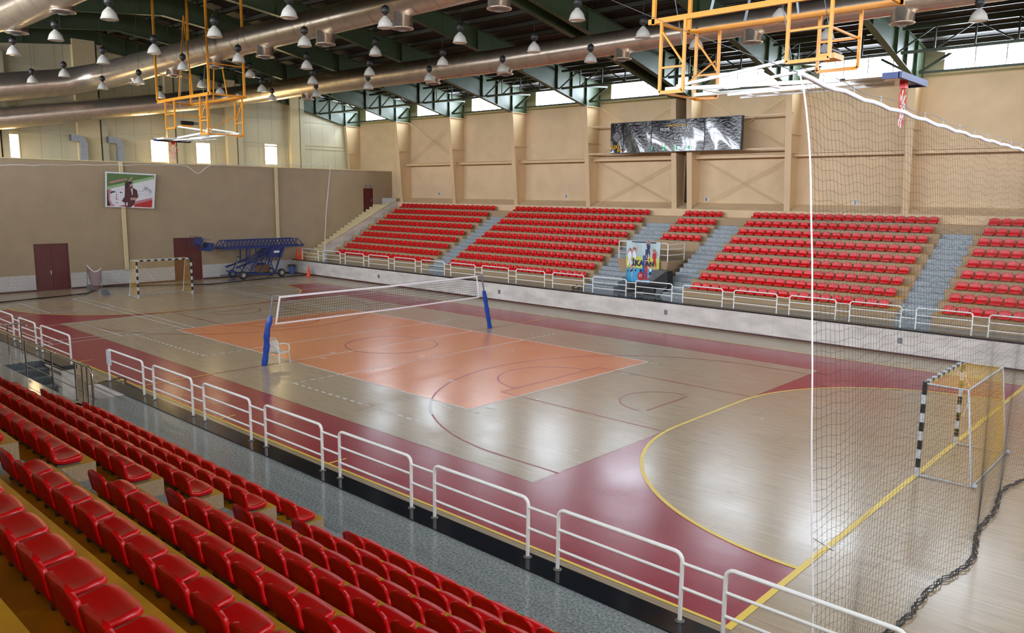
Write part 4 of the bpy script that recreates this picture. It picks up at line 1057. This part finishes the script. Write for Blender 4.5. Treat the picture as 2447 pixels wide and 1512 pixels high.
# ------------------------------------------------------------------ ceiling mounted baskets
def basket(s, label):
    """s=+1 right end, -1 left end; frame hangs from the roof, board folded up flat"""
    g = empty('basketball_hoist', (0, 0, 0), label, 'basketball hoop', 'folding ceiling baskets'); m = 'orange_paint'
    X_ = lambda x: s*x
    xi, xo, zr_ = 12.25, 17.9, 10.45
    t = MB()
    for y in (-.9, .9):
        t.beam((X_(xi-.15), y, zr_), (X_(xo), y, zr_), .09, .13, m)
    t.build('rail', parent=g)
    for y in (-.9, .9):
        for x in (xi, xo-.05):
            t = MB(); t.beam((X_(x), y, zr_-.08), (X_(x), y, zr(y)-.3), .09, .09, m); t.build('hanger_post', parent=g)
    t = MB()
    for x in (xi, xo-.1):
        t.beam((X_(x), -.9, zr_), (X_(x), .9, zr_), .06, .08, m)
    for x in (xi, xo-.05): t.beam((X_(x), -.9, zr_+1.4), (X_(x), .9, zr_+1.4), .04, .05, m)
    t.build('cross_tie', parent=g)
    for y in (-.9, .9):                                          # inner ladder (hinge) and outer ladder
        t = MB(); a, c, zb = 12.5, 13.2, 8.62
        t.beam((X_(a), y, zr_), (X_(a), y, zb), .07, .07, m); t.beam((X_(c), y, zr_), (X_(c), y, zb), .07, .07, m); t.beam((X_(a), y, zb), (X_(c), y, zb), .07, .09, m)
        t.beam((X_(a), y, 9.25), (X_(c), y, 9.25), .05, .05, m); t.beam((X_(a), y, 10.2), (X_(c), y, 9.3), .045, .045, m); t.build('hinge_frame', parent=g)
        t = MB(); a, c, zb = 15.95, 16.95, 9.05
        t.beam((X_(a), y, zr_), (X_(a), y, zb), .07, .07, m); t.beam((X_(c), y, zr_), (X_(c), y, zb), .07, .07, m); t.beam((X_(a), y, zb), (X_(c), y, zb), .07, .08, m)
        t.beam((X_(a), y, 9.75), (X_(c), y, 9.75), .05, .05, m); t.build('support_frame', parent=g)
    t = MB(); t.beam((X_(16.9), -.9, 9.75), (X_(16.9), .9, 9.75), .05, .05, m); t.beam((X_(13.1), -.9, 8.66), (X_(13.1), .9, 9.6), .035, .035, m)
    t.beam((X_(12.55), -.9, 8.62), (X_(12.55), .9, 8.62), .06, .06, m); t.build('tie_bar', parent=g)
    t = MB(); t.box((min(X_(16.45), X_(16.85)), -.35, 9.14), (max(X_(16.45), X_(16.85)), .25, 9.26), m); w_ = t.build('winch_plate', parent=g)
    t = MB(); t.tube([(X_(16.6), -.3, 9.38), (X_(16.6), .35, 9.38)], .1, 'board_frame', 12); t.tube([(X_(16.6), .35, 9.38), (X_(16.6), .6, 9.38)], .07, 'steel_grey', 12); t.build('winch', parent=g)
    wp = 'white_paint'
    t = MB()
    for y in (-.75, .75): t.beam((X_(12.6), y, 8.72), (X_(17.0), y*.45, 8.62), .09, .09, wp)
    t.beam((X_(13.4), -.7, 8.72), (X_(13.4), .7, 8.72), .06, .06, wp); t.beam((X_(15.2), -.55, 8.68), (X_(15.2), .55, 8.68), .06, .06, wp); t.build('mast', parent=g)
    t = MB()
    for y in (-.7, .7): t.beam((X_(12.9), y, 8.78), (X_(15.95), y*1.1, 9.12), .07, .07, wp)
    t.build('brace_arm', parent=g)
    t = MB()
    for y in (-.35, .35): t.beam((X_(14.2), y, 8.5), (X_(18.0), y, 8.52), .06, .06, wp)
    for q in range(4): t.beam((X_(14.6+.7*q), -.35, 8.5), (X_(14.6+.7*q), .35, 8.5), .04, .04, wp)
    t.build('lattice', parent=g)
    x0, x1 = 17.35, 18.5; dz = .14
    t = MB(); t.box((min(X_(x0), X_(x1)), -.9, 8.40+dz), (max(X_(x0), X_(x1)), .9, 8.43+dz), 'board_clear'); bd = t.build('backboard', parent=g)
    t = MB(); e = 8.46+dz
    for y in (-.9, .9): t.beam((X_(x0), y, e), (X_(x1), y, e), .05, .06, wp)
    for x in (x0, (x0+x1)/2, x1-.08): t.beam((X_(x), -.9, e), (X_(x), .9, e), .05, .06, wp)
    t.build('board_frame', parent=bd)
    t = MB(); t.box((min(X_(x1-.02), X_(x1+.05)), -.93, 8.34+dz), (max(X_(x1-.02), X_(x1+.05)), .93, 8.48+dz), 'pad_blue')
    for y in (-.93, .88): t.box((min(X_(x1-.35), X_(x1)), y, 8.34+dz), (max(X_(x1-.35), X_(x1)), y+.05, 8.47+dz), 'pad_blue')
    t.build('edge_pad', parent=bd)
    xr = X_(18.32)
    t = MB(); t.box((xr-.06, -.1, 8.22+dz), (xr+.06, .1, 8.41+dz), 'rim_red'); t.tube([(xr, .225*math.sin(R(a)), 7.98+dz-.225*math.cos(R(a))) for a in range(0, 361, 15)], .011, 'rim_red', 8); t.build('rim', parent=g)
    t = MB()
    for k in range(12):
        a = R(30*k); y0 = .22*math.sin(a); z0 = 7.98+dz-.22*math.cos(a); pts = [(xr, y0, z0)]
        zz = z0
        while zz > 7.62: zz -= .12; pts.append((xr+random.uniform(-.02, .02), y0*.45+random.uniform(-.05, .05), zz))
        t.tube(pts, .009, 'rim_red' if k % 2 else 'band_white', 4)
    t.build('hoop_net', parent=g)
    t = MB()
    for y, x in ((-.7, 16.0), (.7, 16.5), (-.7, 13.2)): t.tube([(X_(x), y, 9.1), (X_(x-1.2), (.7 if y > 0 else -.7), 14.0)], .012, 'steel_grey', 5)
    t.build('hoist_cable', parent=g)
    t = MB()
    for x in (13.9, 15.4):
        for y in (-.9, .9): t.beam((X_(x), y, zr_), (X_(14.7), y*.88, 14.3), .05, .05, m if s < 0 else 'steel_grey')
    t.build('stay', parent=g)
basket(1, 'orange steel basketball hoist at the right with its board folded up flat')
basket(-1, 'orange steel basketball hoist at the far left with its board folded up flat')

# ------------------------------------------------------------------ blue mobile lift
lf = empty('mobile_lift', (-26.0, 9.0, 0), 'blue wheeled lattice boom lift parked along the end wall', 'lift'); lf_o = Vector((-26.0, 9.0, 0)); B_ = 'blue_paint'
XA, XB = .62, -.62                                       # near and far side of the machine, local x
def lp(px, py, side): 
    xw = lf_o.x+side; p = at(px, py, x=-25.4); return Vector((side, p.y-lf_o.y, p.z))
def lb(t, a, c, w=.08, both=True):
    for sd in ((XA, XB) if both else (XA,)): t.beam(lp(*a, sd), lp(*c, sd), w, w, B_)
t = MB()
lb(t, (590, 655), (655, 653), .11); lb(t, (563, 650), (592, 655), .1); lb(t, (560, 640), (650, 612), .07); lb(t, (575, 652), (590, 622), .05)
lb(t, (562, 642), (615, 618), .07); lb(t, (614, 618), (645, 606), .06); lb(t, (657, 652), (668, 615), .09); lb(t, (668, 615), (677, 590), .16); lb(t, (640, 612), (652, 590), .1)
lb(t, (600, 648), (618, 625), .05); lb(t, (600, 648), (583, 634), .04); lb(t, (609, 648), (598, 634), .04); lb(t, (620, 648), (640, 616), .05); lb(t, (655, 650), (643, 616), .05); lb(t, (640, 648), (652, 614), .05)
for a in ((590, 655), (655, 653), (563, 650), (640, 612)): t.beam(lp(*a, XA), lp(*a, XB), .09, .09, B_)
t.build('chassis', parent=lf)
t = MB()
for sd in (XA, ): t.prism([lp(647, 592, sd), lp(674, 590, sd), lp(665, 614, sd), lp(640, 614, sd)][::-1], B_, (-.04, 0, 0))
t.prism([lp(652, 588, XB), lp(674, 590, XB), lp(660, 614, XB), lp(630, 612, XB)], B_, (.04, 0, 0)); t.prism([lp(650, 589, XA), lp(630, 612, XA), lp(630, 612, XB), lp(650, 589, XB)], B_, (0, .03, .02))
t.build('side_plate', parent=lf)
t = MB(); a = lp(654, 603, XA); t.box((a.x+.001, a.y, a.z-.03), (a.x+.012, a.y+.42, a.z+.12), 'print_white'); t.build('data_plate', parent=lf, label='white maker plate')
t = MB()
for sd in (XA, XB): t.beam(lp(596, 592, sd), lp(596, 625, sd), .07, .07, B_); t.beam(lp(611, 592, sd), lp(611, 628, sd), .07, .07, B_)
t.beam(lp(596, 592, XA), lp(596, 592, XB), .06, .06, B_); t.beam(lp(597, 616, XA), lp(608, 625, XA), .05, .05, B_); t.build('boom_rest', parent=lf)
t = MB()                                                    # lattice boom
ya, yb_, zl, zh = 6.15-9, 12.45-9, 2.12, 2.62
for sd in (.42, -.42):
    t.beam((sd, ya+.1, zl), (sd, yb_, zl), .1, .14, B_); t.beam((sd, ya+.35, zh), (sd, yb_-.45, zh), .06, .06, B_)
    t.beam((sd, yb_-.45, zh), (sd, yb_, zl), .05, .05, B_); t.beam((sd, ya+.35, zh), (sd, ya, zl+.05), .05, .05, B_)
    n = 20
    for k in range(n):
        y0 = ya+.35+(yb_-ya-.8)*k/n; y1 = ya+.35+(yb_-ya-.8)*(k+1)/n
        t.beam((sd, y0, zl), (sd, (y0+y1)/2, zh), .035, .035, B_); t.beam((sd, (y0+y1)/2, zh), (sd, y1, zl), .035, .035, B_)
for k in range(9):
    y0 = ya+.3+(yb_-ya-.6)*k/8; t.beam((.42, y0, zl), (-.42, y0, zl), .05, .05, B_)
t.build('boom', parent=lf)
t = MB()
t.prism([lp(495, 600, XA-.2), lp(503, 580, XA-.2), lp(516, 582, XA-.2), lp(514, 592, XA-.2), lp(508, 601, XA-.2)][::-1], B_, (-.8, 0, 0)); t.prism([lp(480, 584, XA-.2), lp(486, 571, XA-.2), lp(491, 572, XA-.2), lp(484, 588, XA-.2)][::-1], B_, (-.8, 0, 0))
t.beam(lp(514, 596, .3), lp(530, 586, .3), .07, .07, B_)
for sd in (XA-.2, XB+.2):
    for a, c in (((466, 577), (473, 564)), ((473, 564), (506, 574)), ((466, 577), (495, 598)), ((478, 584), (484, 567)), ((488, 590), (496, 572))): t.beam(lp(*a, sd), lp(*c, sd), .025, .025, 'steel_grey' if False else B_)
t.build('work_cage', parent=lf)
t = MB(); t.tube([lp(560, 648, XA+.05), lp(569, 613, XA+.05)], .022, 'steel_grey', 6); t.tube([lp(565, 614, XA), lp(572, 614, XA+.15)], .03, 'lamp_black', 6); t.build('jack_handle', parent=lf)
t = MB(); t.beam(lp(528, 658, XA-.1), lp(565, 657, XA-.1), .06, .06, B_); t.beam(lp(543, 669, XA+.15), lp(562, 668, XA+.15), .06, .05, B_); t.beam(lp(556, 656, XA+.1), lp(556, 668, XA+.1), .05, .05, B_); t.build('tow_bar', parent=lf)
t = MB(); a = lp(628, 648, 0); t.box((-.3, a.y-.1, .35), (.3, a.y+.7, .85), 'wood_dark'); t.box((-.25, a.y, .55), (.2, a.y+.5, 1.0), B_); t.build('pump_unit', parent=lf)
for yy in (7.5, 10.42):
    for xx in (.72, -.72):
        w_ = empty('wheel', (xx, yy-9, .29)); w_.parent = lf
        t = MB(); t.tube([(-.1, 0, 0), (-.08, 0, 0), (.08, 0, 0), (.1, 0, 0)], [.2, .29, .29, .2], 'rubber', 20); t.build('tyre', parent=w_)
        t = MB(); t.tube([(-.11, 0, 0), (.108, 0, 0)], .16, 'hub_grey', 16); t.tube([(.108, 0, 0), (.125, 0, 0)], .06, 'alu', 12); t.build('hub', parent=w_)

# bin, cones
bi = empty('waste_bin', (-26.55, 12.05, 0), 'blue plastic bin with a black liner by the far corner', 'bin')
t = MB(); t.lathe([(.19, 0), (.25, .6)], 'bin_blue', (0, 0, 0), 20); t.lathe([(.17, 0), (.001, .0)], 'bin_blue', (0, 0, 0), 20); t.build('tub', parent=bi)
t = MB(); t.lathe([(.256, .52), (.275, .64), (.25, .67), (.2, .6), (.001, .55)], 'bag_black', (0, 0, 0), 20); t.build('liner', parent=bi)
def cone(loc, label, h=.72):
    c = empty('traffic_cone', loc, label, 'cone', 'orange traffic cones')
    t = MB(); t.box((-.19, -.19, 0), (.19, .19, .03), 'cone_orange'); t.build('base', parent=c)
    t = MB(); t.lathe([(.15, .03), (.03, h), (.02, h+.01), (.001, h+.01)], 'cone_orange', (0, 0, 0), 18); t.build('body', parent=c)
cone((-24.3, 12.0, 0), 'orange traffic cone standing on the floor against the far parapet')
for k, (px, py) in enumerate(((701, 617.5), (709, 618))):
    p = at(px, py, z=1.02)
    cone((-26.85+.45*k, 12.75, 1.02), 'orange traffic cone up on the far parapet, %s of the two' % ('left' if k == 0 else 'right'), .82)
